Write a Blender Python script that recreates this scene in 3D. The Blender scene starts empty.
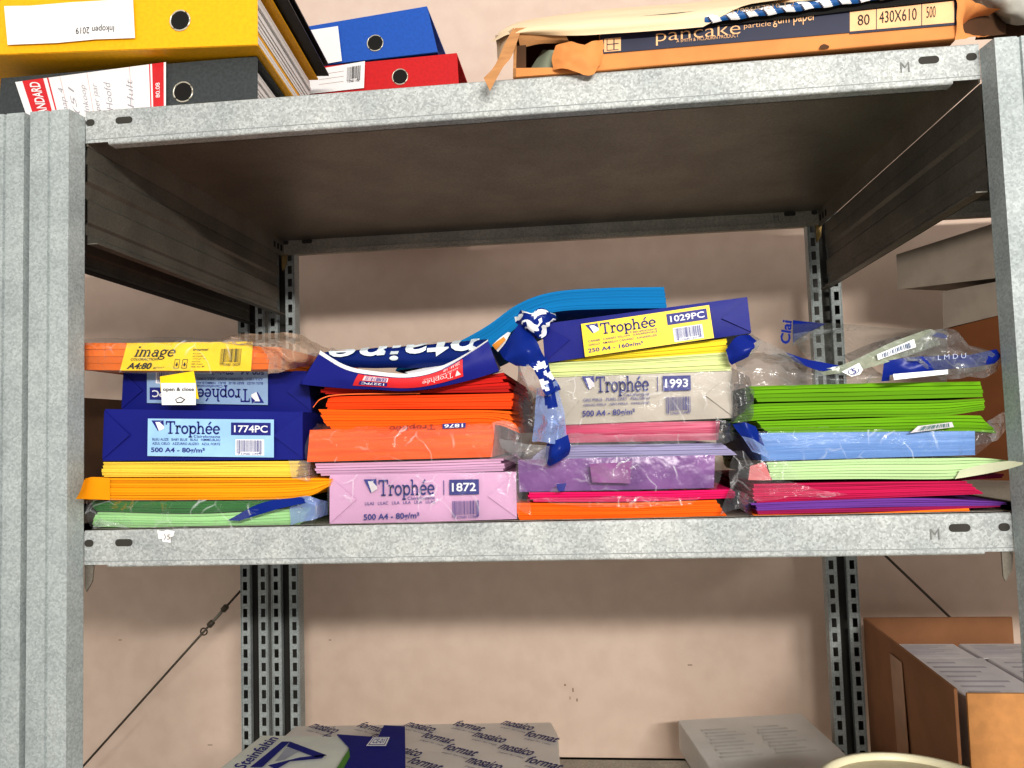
import bpy, math, random
from mathutils import Vector, Matrix, noise
random.seed(7)
col = bpy.context.scene.collection
sc = bpy.context.scene

# ------------------------------------------------------------------ camera
CAM = Vector((.582, -.8533, .0951)); YAW, PIT, ROL, FPX = .101, .063, .0308, 788.6
ROT = Matrix.Rotation(YAW, 3, 'Z') @ Matrix.Rotation(PIT, 3, 'X') @ Matrix.Rotation(ROL, 3, 'Y')
def ray(px, py): return ROT @ Vector(((px-512)/FPX, 1, (384-py)/FPX))
def at(px, py, Y): d = ray(px, py); return CAM + d*((Y-CAM.y)/d.y)
def az(px, py, Z): d = ray(px, py); return CAM + d*((Z-CAM.z)/d.z)
cd = bpy.data.cameras.new('camera'); co = bpy.data.objects.new('camera', cd); col.objects.link(co)
cd.sensor_width = 36; cd.lens = FPX/1024*36; cd.clip_start = .02
m3 = Matrix((ROT.col[0], ROT.col[2], -ROT.col[1])).transposed()
co.matrix_world = Matrix.Translation(CAM) @ m3.to_4x4()
sc.camera = co

# ------------------------------------------------------------------ materials
MATS = {}
def lin(c): return tuple(((x/255)/12.92 if x/255 <= .04045 else ((x/255+.055)/1.055)**2.4) for x in c) + (1,)
def mat(name, rgb, rough=.6, metal=0, var=.06, vscale=30, bump=0, bscale=60, spec=.4, alpha=None, rgb2=None, aniso=None, coat=0, bdist=.002):
    if name in MATS: return MATS[name]
    m = bpy.data.materials.new(name); m.use_nodes = True; nt = m.node_tree; N = nt.nodes; L = nt.links
    b = N['Principled BSDF']; b.inputs['Roughness'].default_value = rough; b.inputs['Metallic'].default_value = metal
    b.inputs['Specular IOR Level'].default_value = spec; b.inputs['Coat Weight'].default_value = coat
    b.inputs['Coat Roughness'].default_value = .15
    tc = N.new('ShaderNodeTexCoord'); mp = N.new('ShaderNodeMapping')
    L.new(tc.outputs['Object'], mp.inputs[0])
    if aniso: mp.inputs['Scale'].default_value = aniso
    nz = N.new('ShaderNodeTexNoise'); nz.inputs['Scale'].default_value = vscale; nz.inputs['Detail'].default_value = 5
    L.new(mp.outputs[0], nz.inputs['Vector'])
    cr = N.new('ShaderNodeMixRGB'); c = lin(rgb); c2 = lin(rgb2) if rgb2 else tuple(x*(1-var*2.5) for x in c[:3])+(1,)
    cr.inputs[1].default_value = c2; cr.inputs[2].default_value = c
    mr = N.new('ShaderNodeMapRange'); mr.inputs[1].default_value = .35; mr.inputs[2].default_value = .62
    L.new(nz.outputs['Fac'], mr.inputs[0]); L.new(mr.outputs[0], cr.inputs[0]); L.new(cr.outputs[0], b.inputs['Base Color'])
    if bump:
        n2 = N.new('ShaderNodeTexNoise'); n2.inputs['Scale'].default_value = bscale; n2.inputs['Detail'].default_value = 3
        L.new(mp.outputs[0], n2.inputs['Vector'])
        bp = N.new('ShaderNodeBump'); bp.inputs['Strength'].default_value = bump; bp.inputs['Distance'].default_value = bdist
        L.new(n2.outputs['Fac'], bp.inputs['Height']); L.new(bp.outputs[0], b.inputs['Normal'])
    if alpha is not None: b.inputs['Alpha'].default_value = alpha
    MATS[name] = m; return m
def galv(name, rgb, rgb2, metal=.55, rough=.42, scale=480, lo=.76, hi=1.12):
    m = mat(name, rgb, rough, metal, rgb2=rgb2, vscale=14, bump=.25, bscale=300, bdist=.0006)
    nt = m.node_tree; N = nt.nodes; L = nt.links; b = N['Principled BSDF']
    v = N.new('ShaderNodeTexVoronoi'); v.inputs['Scale'].default_value = scale
    tc = [n for n in N if n.type == 'TEX_COORD'][0]
    L.new(tc.outputs['Object'], v.inputs['Vector'])
    sp = N.new('ShaderNodeSeparateColor'); L.new(v.outputs['Color'], sp.inputs[0])
    mr = N.new('ShaderNodeMapRange'); mr.inputs[3].default_value = lo; mr.inputs[4].default_value = hi
    L.new(sp.outputs[0], mr.inputs[0])
    mx = N.new('ShaderNodeMixRGB'); mx.blend_type = 'MULTIPLY'; mx.inputs[0].default_value = 1
    src = b.inputs['Base Color'].links[0].from_socket
    L.new(src, mx.inputs[1]); L.new(mr.outputs[0], mx.inputs[2]); L.new(mx.outputs[0], b.inputs['Base Color'])
    r2 = N.new('ShaderNodeMapRange'); r2.inputs[3].default_value = rough-.05; r2.inputs[4].default_value = rough+.1
    L.new(sp.outputs[1], r2.inputs[0]); L.new(r2.outputs[0], b.inputs['Roughness'])
    return m
G = galv('galvanized_steel', (186, 190, 189), (166, 172, 172), metal=.12, rough=.58, lo=.72, hi=1.16)
GD = galv('galvanized_steel_shaded', (142, 136, 125), (128, 122, 112), metal=.4, rough=.38, lo=.88, hi=1.08)  # darker copy of the steel, shade of the undersides put into the colour
GL = galv('rear_lip_steel', (186, 182, 170), (166, 162, 152), metal=.25, rough=.5)
GP = galv('post_steel', (172, 180, 180), (156, 164, 165), metal=.12, rough=.6, lo=.8, hi=1.12)
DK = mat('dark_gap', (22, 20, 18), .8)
def film(name, tint=(235, 238, 242), dens=.045, rough=.1, bump=.7, bscale=45, crease=.55, cscale=27):
    if name in MATS: return MATS[name]
    m = bpy.data.materials.new(name); m.use_nodes = True; nt = m.node_tree; N = nt.nodes; L = nt.links
    N.remove(N['Principled BSDF'])
    out = N['Material Output']
    tr = N.new('ShaderNodeBsdfTransparent'); tr.inputs[0].default_value = (.97, .97, .97, 1)
    gl = N.new('ShaderNodeBsdfPrincipled'); gl.inputs['Base Color'].default_value = lin(tint); gl.inputs['Roughness'].default_value = rough
    gl.inputs['Specular IOR Level'].default_value = 1
    g2 = N.new('ShaderNodeBsdfGlossy'); g2.inputs['Roughness'].default_value = rough; g2.inputs['Color'].default_value = (1, 1, 1, 1)
    tc = N.new('ShaderNodeTexCoord'); n = N.new('ShaderNodeTexNoise'); n.inputs['Scale'].default_value = bscale; n.inputs['Detail'].default_value = 4; n.inputs['Distortion'].default_value = 1.2
    L.new(tc.outputs['Object'], n.inputs['Vector'])
    bp = N.new('ShaderNodeBump'); bp.inputs['Strength'].default_value = bump; bp.inputs['Distance'].default_value = .006
    L.new(n.outputs['Fac'], bp.inputs['Height']); L.new(bp.outputs[0], gl.inputs['Normal']); L.new(bp.outputs[0], g2.inputs['Normal'])
    fr = N.new('ShaderNodeLayerWeight'); fr.inputs[0].default_value = .25; L.new(bp.outputs[0], fr.inputs['Normal'])
    m1 = N.new('ShaderNodeMixShader'); m1.inputs[0].default_value = dens
    L.new(tr.outputs[0], m1.inputs[1]); L.new(gl.outputs[0], m1.inputs[2])
    ma = N.new('ShaderNodeMath'); ma.operation = 'MULTIPLY'; ma.inputs[1].default_value = .22; L.new(fr.outputs['Fresnel'], ma.inputs[0])
    m2 = N.new('ShaderNodeMixShader'); L.new(ma.outputs[0], m2.inputs[0]); L.new(m1.outputs[0], m2.inputs[1]); L.new(g2.outputs[0], m2.inputs[2])
    # whitish crease lines with the crinkles' highlights painted in
    dn = N.new('ShaderNodeTexNoise'); dn.inputs['Scale'].default_value = 18; L.new(tc.outputs['Object'], dn.inputs['Vector'])
    vm = N.new('ShaderNodeVectorMath'); vm.operation = 'MULTIPLY_ADD'; vm.inputs[1].default_value = (.05, .05, .05)
    L.new(dn.outputs['Color'], vm.inputs[0]); L.new(tc.outputs['Object'], vm.inputs[2])
    vo = N.new('ShaderNodeTexVoronoi'); vo.feature = 'DISTANCE_TO_EDGE'; vo.inputs['Scale'].default_value = cscale; L.new(vm.outputs[0], vo.inputs['Vector'])
    r1 = N.new('ShaderNodeMapRange'); r1.inputs[1].default_value = .0; r1.inputs[2].default_value = .035; r1.inputs[3].default_value = 1; r1.inputs[4].default_value = 0
    L.new(vo.outputs['Distance'], r1.inputs[0])
    n3 = N.new('ShaderNodeTexNoise'); n3.inputs['Scale'].default_value = 30; L.new(tc.outputs['Object'], n3.inputs['Vector'])
    r2 = N.new('ShaderNodeMapRange'); r2.inputs[1].default_value = .45; r2.inputs[2].default_value = .7; r2.inputs[3].default_value = 0; r2.inputs[4].default_value = crease
    L.new(n3.outputs['Fac'], r2.inputs[0])
    mu = N.new('ShaderNodeMath'); mu.operation = 'MULTIPLY_ADD'; mu.inputs[2].default_value = dens; L.new(r1.outputs[0], mu.inputs[0]); L.new(r2.outputs[0], mu.inputs[1])
    L.new(mu.outputs[0], m1.inputs[0])
    L.new(m2.outputs[0], out.inputs[0]); MATS[name] = m; return m
FILM = film('clear_film'); FILM2 = film('hazy_film', (200, 203, 208), .2, .12)
FILMD = film('smoky_film', (70, 72, 78), .42, .2)
FILMB = film('bluish_film', (135, 160, 215), .6, .2)
FILMP = film('brownish_film', (205, 175, 150), .42, .15)
def paper(name, rgb): return mat('paper_'+name, rgb, .75, var=.03, vscale=8, bump=.12, bscale=90, spec=.2)
def wrap(name, rgb, rough=.32, bump=.35): return mat('wrap_'+name, rgb, rough, var=.05, vscale=12, bump=bump, bscale=28, spec=.14)
NAVY = wrap('navy', (32, 38, 128), .42); INK = mat('ink_navy', (32, 38, 130), .5); BLACK = mat('ink_black', (28, 26, 26), .6)
WHITE = mat('ink_white', (240, 242, 245), .5); LBLUE = mat('label_light_blue', (163, 205, 238), .45)
YELL = mat('label_yellow', (252, 215, 25), .4); RED = mat('label_red', (214, 44, 52), .4)
PWHITE = paper('white', (236, 235, 236)); ROYAL = wrap('royal', (15, 44, 130), .3, .6)
CARD = mat('cardboard_brown', (190, 140, 92), .8, var=.08, vscale=25, bump=.2, bscale=120, aniso=(1, 1, 6))
CARDO = mat('cardboard_orange', (216, 146, 84), .75, var=.06, vscale=18, bump=.2, bscale=90)
CARDG = mat('cardboard_grey', (150, 138, 126), .85, var=.08, vscale=20, bump=.2, bscale=90)
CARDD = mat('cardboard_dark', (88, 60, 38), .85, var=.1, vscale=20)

# ------------------------------------------------------------------ mesh builder
def cm(pts, n):
    """Catmull-Rom resample of a list of tuples"""
    k = len(pts)
    if k == 2: return [tuple(a+(b-a)*i/(n-1) for a, b in zip(*pts)) for i in range(n)]
    out = []
    for i in range(n):
        t = i/(n-1)*(k-1); j = min(int(t), k-2); f = t-j
        p0 = pts[j-1] if j > 0 else tuple(2*a-b for a, b in zip(pts[0], pts[1])); p1 = pts[j]; p2 = pts[j+1]
        p3 = pts[j+2] if j+2 < k else tuple(2*a-b for a, b in zip(pts[-1], pts[-2]))
        out.append(tuple(.5*(2*b+(-a+c)*f+(2*a-5*b+4*c-d)*f*f+(-a+3*b-3*c+d)*f**3) for a, b, c, d in zip(p0, p1, p2, p3)))
    return out
TCACHE = {}
def text_geo(s, bold, shear):
    key = (s, bold, shear)
    if key in TCACHE: return TCACHE[key]
    cu = bpy.data.curves.new('t', 'FONT'); cu.body = s; cu.offset = bold; cu.shear = shear; cu.resolution_u = 3
    o = bpy.data.objects.new('t', cu); col.objects.link(o)
    dg = bpy.context.evaluated_depsgraph_get(); dg.update()
    me = bpy.data.meshes.new_from_object(o.evaluated_get(dg))
    vs = [(v.co.x, v.co.y) for v in me.vertices]; fs = [tuple(p.vertices) for p in me.polygons]
    bpy.data.objects.remove(o); bpy.data.curves.remove(cu); bpy.data.meshes.remove(me)
    if vs:
        x0 = min(v[0] for v in vs); x1 = max(v[0] for v in vs); y0 = min(v[1] for v in vs); y1 = max(v[1] for v in vs)
        vs = [((v[0]-x0)/(x1-x0 or 1), (v[1]-y0)/(y1-y0 or 1)) for v in vs]
    TCACHE[key] = (vs, fs); return vs, fs
def arc(cx, cy, rx, ry, a0, a1, n=10):
    return [(cx+rx*math.cos(math.radians(a0+(a1-a0)*i/n)), cy+ry*math.sin(math.radians(a0+(a1-a0)*i/n))) for i in range(n+1)]
SLAB = {  # width, strokes (points, thickness factor)
 'T': (.86, [([(.03,.94),(.83,.94)],1), ([(.43,.94),(.43,0)],1.2), ([(.24,.04),(.62,.04)],.8), ([(.06,.94),(.06,.72)],.8), ([(.8,.94),(.8,.72)],.8)]),
 'r': (.52, [([(.17,.62),(.17,0)],1.1), ([(.02,.62),(.17,.62)],.8), ([(.02,.04),(.34,.04)],.8), (arc(.36,.40,.19,.22,180,60),1), ([(.44,.57),(.44,.47)],1.3)]),
 'o': (.66, [(arc(.33,.32,.25,.28,0,360,20),1.1)]),
 'p': (.72, [([(.16,.62),(.16,-.26)],1.1), ([(.02,.62),(.16,.62)],.8), ([(.02,-.24),(.32,-.24)],.8), (arc(.40,.32,.24,.28,170,-170,18),1.1)]),
 'h': (.76, [([(.16,.96),(.16,0)],1.1), ([(.02,.94),(.16,.94)],.8), ([(.02,.04),(.30,.04)],.8), (arc(.37,.38,.2,.22,180,0),1), ([(.57,.38),(.57,0)],1.1), ([(.45,.04),(.72,.04)],.8)]),
 'e': (.66, [(arc(.33,.32,.25,.28,0,320,18),1.1), ([(.1,.33),(.56,.33)],.8)]),
 'é': (.66, [(arc(.33,.32,.25,.28,0,320,18),1.1), ([(.1,.33),(.56,.33)],.8), ([(.3,.74),(.5,.95)],1)]),
 'i': (.36, [([(.18,.62),(.18,0)],1.3), ([(.04,.62),(.18,.62)],.6), ([(.04,.04),(.33,.04)],.6), ([(.18,.82),(.18,.94)],1.5)]),
 'm': (1.02, [([(.16,.62),(.16,0)],1.3), ([(.02,.62),(.16,.62)],.6), ([(.02,.04),(.28,.04)],.6), (arc(.32,.4,.16,.2,180,0),.8), ([(.5,.4),(.5,0)],1.3), ([(.4,.04),(.62,.04)],.6), (arc(.66,.4,.16,.2,180,0),.8), ([(.84,.4),(.84,0)],1.3), ([(.74,.04),(.98,.04)],.6)]),
 'a': (.66, [(arc(.3,.2,.19,.17,0,360,16),1), ([(.5,.45),(.5,.06),(.62,.03)],1.3), (arc(.32,.42,.18,.18,0,160),.8)]),
 'g': (.66, [(arc(.3,.4,.2,.2,0,360,16),1.1), (arc(.3,-.12,.24,.13,0,360,16),.8), ([(.16,.2),(.14,.08),(.4,.02)],.8), ([(.45,.56),(.62,.6)],.8)]),
}
class MB:
    def __init__(s): s.v = []; s.f = []; s.mi = []; s.ms = []; s.sm = []
    def m(s, mt):
        if mt not in s.ms: s.ms.append(mt)
        return s.ms.index(mt)
    def add(s, vs, fs, mt, smooth=False):
        b = len(s.v); s.v += [Vector(v) for v in vs]; k = s.m(mt)
        for f in fs: s.f.append(tuple(i+b for i in f)); s.mi.append(k); s.sm.append(smooth)
    def hexa(s, p, mt): s.add(p, [(0,1,2,3),(7,6,5,4),(0,4,5,1),(1,5,6,2),(2,6,7,3),(3,7,4,0)], mt)
    def box(s, x0, x1, y0, y1, z0, z1, mt):
        s.hexa([(x0,y0,z0),(x1,y0,z0),(x1,y0,z1),(x0,y0,z1),(x0,y1,z0),(x1,y1,z0),(x1,y1,z1),(x0,y1,z1)], mt)
    def prism(s, poly, vec, mt):
        n = len(poly); vec = Vector(vec); p = [Vector(q) for q in poly]
        s.add(p+[q+vec for q in p], [tuple(range(n)), tuple(range(2*n-1, n-1, -1))]+[(i, (i+1) % n, (i+1) % n+n, i+n) for i in range(n)], mt)
    def tube(s, path, r, mt, n=8):
        path = [Vector(p) for p in path]; vs = []; fs = []
        for i, p in enumerate(path):
            d = (path[min(i+1, len(path)-1)]-path[max(i-1, 0)]).normalized()
            a = d.orthogonal().normalized(); b = d.cross(a)
            rr = r[i] if isinstance(r, (list, tuple)) else r
            for k in range(n): vs.append(p+(a*math.cos(k*2*math.pi/n)+b*math.sin(k*2*math.pi/n))*rr)
        for i in range(len(path)-1):
            for k in range(n): fs.append((i*n+k, i*n+(k+1) % n, (i+1)*n+(k+1) % n, (i+1)*n+k))
        fs += [tuple(range(n))[::-1], tuple((len(path)-1)*n+k for k in range(n))]
        s.add(vs, fs, mt, True)
    def grid(s, fn, nu, nv, mt, smooth=True, mf=None):
        vs = [fn(i/nu, j/nv) for j in range(nv+1) for i in range(nu+1)]
        if not mf:
            s.add(vs, [(j*(nu+1)+i, j*(nu+1)+i+1, (j+1)*(nu+1)+i+1, (j+1)*(nu+1)+i) for j in range(nv) for i in range(nu)], mt, smooth)
        else:
            b = len(s.v); s.v += [Vector(v) for v in vs]
            for j in range(nv):
                for i in range(nu):
                    s.f.append((b+j*(nu+1)+i, b+j*(nu+1)+i+1, b+(j+1)*(nu+1)+i+1, b+(j+1)*(nu+1)+i)); s.mi.append(s.m(mf((i+.5)/nu, (j+.5)/nv))); s.sm.append(smooth)
    def patch(s, rows, mt, nu=14, nv=10, amp=.003, fr=35, smooth=True, mf=None, seed=0):
        """crumpled sheet through rows of (px,py,Y) control points"""
        P = [[tuple(at(*c)) for c in r] for r in rows]
        R = [cm(r, nu+1) for r in P]; C = [cm([R[k][i] for k in range(len(R))], nv+1) for i in range(nu+1)]
        def fn(u, v):
            p = Vector(C[round(u*nu)][round(v*nv)])
            d = noise.noise_vector(p*fr+Vector((seed*3.1, 0, 0)))
            d2 = abs(noise.noise(p*fr*1.7+Vector((0, seed, 5))))
            return p+Vector((d.x*.5, d.y-d2, d.z*.5))*amp
        s.grid(fn, nu, nv, mt, smooth, mf)
    def build(s, name, parent=None, bevel=0, loc=None):
        me = bpy.data.meshes.new(name); off = Vector(loc) if loc is not None else (Vector(parent.location) if parent else Vector())
        if parent and parent.get('_off'): off = Vector(parent['_off'])
        if name in ('sheets', 'wrapper', 'cardboard_box', 'dark_sheets'):      # things standing on the shelf end flush on it
            for v in s.v:
                if -.13 < v.z < .0006: v.z = .0006
        if name in ('carton_body', 'open_end'):
            for v in s.v: v.z = max(v.z, H+.0006)
        me.from_pydata([v-off for v in s.v], [], s.f)
        for mm in s.ms: me.materials.append(mm)
        me.polygons.foreach_set('material_index', s.mi); me.polygons.foreach_set('use_smooth', s.sm); me.update()
        o = bpy.data.objects.new(name, me); col.objects.link(o)
        if parent: o.parent = parent
        else: o.location = off
        if bevel:
            bv = o.modifiers.new('bevel', 'BEVEL'); bv.width = bevel; bv.segments = 2; bv.limit_method = 'ANGLE'
        return o
def thing(name, label, cat, loc, group=None):
    o = bpy.data.objects.new(name, None); col.objects.link(o); o.location = loc; o.empty_display_size = .02
    o['label'] = label; o['category'] = cat
    if group: o['group'] = group
    return o
def tag(o, label, cat, group=None):
    o['label'] = label; o['category'] = cat
    if group: o['group'] = group
    return o
def build_sub(mb, name, part, root):
    """sub-part: parented to a part whose own origin equals the root's"""
    me_o = mb.build(name, None, loc=root.location); me_o.location = (0, 0, 0); me_o.parent = part
    return me_o

class Q:
    """bilinear panel; corners TL,TR,BR,BL as world vectors, n = outward normal"""
    def __init__(s, tl, tr, br, bl, flip=False):
        s.c = [Vector(x) for x in (tl, tr, br, bl)]; s.flip = flip
        s.n = (s.c[1]-s.c[0]).cross(s.c[0]-s.c[3]).normalized()
        s.n = -s.n if s.n.dot(CAM-s.c[0]) < 0 else s.n
        s.asp = (s.c[1]-s.c[0]).length/(s.c[3]-s.c[0]).length
    def p(s, u, v, off=.0004):
        if s.flip: u, v = 1-u, 1-v
        tl, tr, br, bl = s.c
        return (tl*(1-u)+tr*u)*(1-v)+(bl*(1-u)+br*u)*v+s.n*off
    def sub(s, u0, v0, u1, v1, flip=False): return Q(s.p(u0, v0, 0), s.p(u1, v0, 0), s.p(u1, v1, 0), s.p(u0, v1, 0), flip)
    def rect(s, mb, u0, v0, u1, v1, mt, off=.0004): mb.add([s.p(u0, v0, off), s.p(u1, v0, off), s.p(u1, v1, off), s.p(u0, v1, off)], [(0, 1, 2, 3)], mt)
    def poly(s, mb, pts, mt, off=.0004): mb.add([s.p(*q, off) for q in pts], [tuple(range(len(pts)))], mt)
    def text(s, mb, t, u0, v0, u1, v1, mt, bold=.012, shear=0, off=.0008):
        vs, fs = text_geo(t, bold, shear)
        mb.add([s.p(u0+(u1-u0)*x, v1+(v0-v1)*y, off) for x, y in vs], fs, mt)
    def slab(s, mb, t, u0, v0, u1, v1, mt, th=.11, shear=0, off=.0008):
        W = sum(SLAB[c][0] for c in t); x = 0
        def tr(a, b): return s.p(u0+(u1-u0)*(a+shear*b)/W, v1+(v0-v1)*(b/.98), off)
        for ch in t:
            w, st = SLAB[ch]
            for pts, k in st:
                for (ax_, ay), (bx, by) in zip(pts, pts[1:]):
                    dx, dy = bx-ax_, by-ay; l = math.hypot(dx, dy) or 1; e = .01; h = th*k/2
                    nx, ny = -dy/l*h, dx/l*h; ex, ey = dx/l*e, dy/l*e
                    mb.add([tr(x+ax_-ex+nx, ay-ey+ny), tr(x+bx+ex+nx, by+ey+ny), tr(x+bx+ex-nx, by+ey-ny), tr(x+ax_-ex-nx, ay-ey-ny)], [(0, 1, 2, 3)], mt)
            x += w
    def bars(s, mb, u0, v0, u1, v1, mt=None, bg=None, n=26, seed=1, off=.0006):
        if bg: s.rect(mb, u0, v0, u1, v1, bg, off)
        r = random.Random(seed); du = (u1-u0)*.9/n; a = u0+(u1-u0)*.05
        for i in range(n):
            w = du*r.choice((.3, .45, .7)); lo = v1-(v1-v0)*(.22 if 3 < i < n-3 else .1)
            s.rect(mb, a+i*du, v0+(v1-v0)*.06, a+i*du+w, lo, mt or INK, off+.0002)
        s.text(mb, '3 329680 1%05d' % (seed*7131 % 99999), u0+(u1-u0)*.1, v1-(v1-v0)*.17, u1-(u1-u0)*.1, v1-(v1-v0)*.03, mt or INK, 0, off=off+.0002)
def pq(tl, tr, br, bl, Y, flip=False):
    Ys = Y if isinstance(Y, (list, tuple)) else [Y]*4
    return Q(at(*tl, Ys[0]), at(*tr, Ys[1]), at(*br, Ys[2]), at(*bl, Ys[3]), flip)
def trophee(q, mb, num, l1, l2, big, bg=None, box=INK, boxtxt=WHITE, bar=True, line=True, ink=INK):
    if bg: q.rect(mb, 0, 0, 1, 1, bg, .0003)
    q.poly(mb, [(.03, .05), (.12, .05), (.085, .34)], ink, .0006)
    q.poly(mb, [(.062, .09), (.10, .09), (.128, .03), (.135, .26), (.092, .33)], WHITE if bg else MATS.get('logo_grey') or mat('logo_grey', (205, 200, 205), .5), .0008)
    q.poly(mb, [(.10, .1), (.128, .03), (.133, .2)], ink, .001)
    q.slab(mb, 'Trophée', .145, .07, .58, .40, ink, th=.12)
    q.text(mb, 'Clairefontaine', .37, .43, .58, .50, ink, .004)
    q.text(mb, l1, .04, .52, .58, .585, ink, .004); q.text(mb, l2, .04, .63, .58, .695, ink, .004)
    q.text(mb, big, .03, .77, .46, .93, ink, .02)
    wd = .975 if len(num) > 4 else .915
    q.rect(mb, .69 if len(num) < 5 else .665, .09, wd, .42, box, .0006); q.text(mb, num, .71 if len(num) < 5 else .69, .16, wd-.022, .35, boxtxt, .02, off=.001)
    if line: q.rect(mb, .645, .1, .651, .42, ink)
    if bar: q.bars(mb, .70, .53, .925, .95, ink, WHITE if bg else None, seed=len(num)+ord(num[1]))

# ------------------------------------------------------------------ generic things
def px_obj_loc(p): return Vector((p.x, p.y, p.z))
def ream_box(name, parts_label, cat, corners, Y, depth, wrapm, group=None, fold=True, back=(0, 1), puff=.0015, folddepth=.9, light=None):
    tl, tr, br, bl = [at(*c, Y) for c in corners]
    base = Vector(((bl.x+br.x)/2, Y+depth/2, min(bl.z, br.z)))
    t = thing(name, parts_label, cat, base, group)
    bv = Vector((back[0], back[1], 0)).normalized()*depth
    mb = MB(); q = Q(tl, tr, br, bl)
    def fn(u, v): return q.p(u, v, puff*math.sin(math.pi*u)**.5*math.sin(math.pi*v)**.5+noise.noise(q.p(u, v, 0)*40)*.0006)
    mb.grid(fn, 16, 6, wrapm)
    P = [tl, tr, br, bl]; B = [p+bv for p in P]
    # sides: top right bottom left back
    for a, b in ((0, 1), (1, 2), (2, 3), (3, 0)):
        n = 16 if a in (0, 2) else 6
        e = [fn(i/n, 0) if a == 0 else fn(1, i/n) if a == 1 else fn(1-i/n, 1) if a == 2 else fn(0, 1-i/n) for i in range(n+1)]
        f = [B[a].lerp(B[b], i/n) for i in range(n+1)]
        mb.add(e+f, [(i, i+1, n+2+i, n+1+i) for i in range(n)], wrapm)
    mb.add(B, [(3, 2, 1, 0)], wrapm)
    if fold:
        k = folddepth/q.asp
        for s_ in (0, 1):
            f = (lambda u: u) if s_ == 0 else (lambda u: 1-u)
            for (a, b, c) in (((.0, .03), (k*.62, .5), (.0, .97)),):
                z = .0022
                tri = [q.p(f(a[0]), a[1], puff*.3), q.p(f(b[0]), b[1], puff+.0012), q.p(f(c[0]), c[1], puff*.3)]
                mb.prism(tri, q.n*.0009, wrapm)
    mb.build('wrapper', t)
    return t, q
def film_panel(t, name, rows, m=None, amp=.004, nu=16, nv=8, fr=40, seed=0):
    mb = MB(); mb.patch(rows, m or FILM, nu, nv, amp, fr, seed=seed); return mb.build(name, t)
def sheets(mb, Y, depth, bot, top, n, mats, jx=.0015, jy=.0014, gap=.05, seed=0, m=16, wave=.0006, ybump=0):
    r = random.Random(seed+1)
    B = cm([tuple(at(*p, Y)) for p in bot], m+1); T = cm([tuple(at(*p, Y)) for p in top], m+1)
    for i in range(n):
        t0 = i/n; t1 = (i+1-gap*r.uniform(.5, 1.6))/n
        y0 = r.uniform(-jy, jy); l = r.uniform(-jx, jx); rr = r.uniform(-jx, jx); ph = r.uniform(0, 9)
        mt = mats[r.randrange(len(mats))] if not callable(mats) else mats(i/n)
        vs = []
        for k in range(m+1):
            f = k/m; dx = l*(1-f)+rr*f
            b = Vector(B[k]); t = Vector(T[k])
            w = wave*math.sin(f*7+ph)
            for tt in (t0, t1):
                p = b.lerp(t, tt); p.x += dx; p.y += y0+w*.5; p.z += w*.5*(1-abs(2*f-1))*(0 < i < n-1)
                vs.append(p); vs.append(p+Vector((0, depth, 0)))
        fs = []
        for k in range(m):
            a = k*4; b_ = a+4
            fs += [(a, b_, b_+2, a+2), (a+2, b_+2, b_+3, a+3), (a+1, a+3, b_+3, b_+1), (a, a+1, b_+1, b_)]
        fs += [(0, 2, 3, 1), (m*4, m*4+1, m*4+3, m*4+2)]
        mb.add(vs, fs, mt)
def bundle(name, label, Y, bot, top, n, mats, group=None, depth=.297, cat='paper', parts=None, **k):
    c = at(*bot[len(bot)//2], Y)
    t = thing(name, label, cat, (c.x, Y+depth/2, c.z), group)
    mb = MB(); sheets(mb, Y, depth, bot, top, n, mats, **k); mb.build(parts or 'sheets', t)
    return t
def shades(name, rgb, n=3, d=.09):
    return [paper(name+'_%s' % 'abc'[i], tuple(max(0, min(255, c*.955*(1-d*i)))for c in rgb)) for i in range(n)]

# ================================================================== SETTING
WY = .74
WALL = mat('wall_plaster', (224, 204, 189), .9, rgb2=(219, 198, 183), vscale=26, bump=.25, bscale=45, spec=.15)
mb = MB(); mb.box(-2.6, 3.6, WY, WY+.1, -1.4, 1.6, WALL); o = mb.build('wall_back'); o['kind'] = 'structure'
mb = MB()
MARK = mat('wall_mark', (165, 140, 122), .9)
for px, py, w, h in ((330, 640, 3, 1), (120, 640, 4, 1), (573, 690, 1.5, 4), (577, 700, 1.5, 3), (570, 698, 1, 3), (690, 665, 5, 1), (210, 745, 6, 1), (565, 685, 2, 2)):
    c = at(px, py, WY-.0005); s_ = .002
    mb.grid(lambda u, v: c+Vector(((u-.5)*w*s_*(1-.5*abs(v-.5)), 0, (v-.5)*h*s_)), 3, 3, MARK)
o = mb.build('trim_1'); o['kind'] = 'structure'
mb = MB(); mb.box(-2.6, 3.6, -3.6, WY, -1.45, -1.4, mat('floor_concrete', (176, 168, 156), .8, vscale=6)); o = mb.build('floor'); o['kind'] = 'structure'

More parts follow.
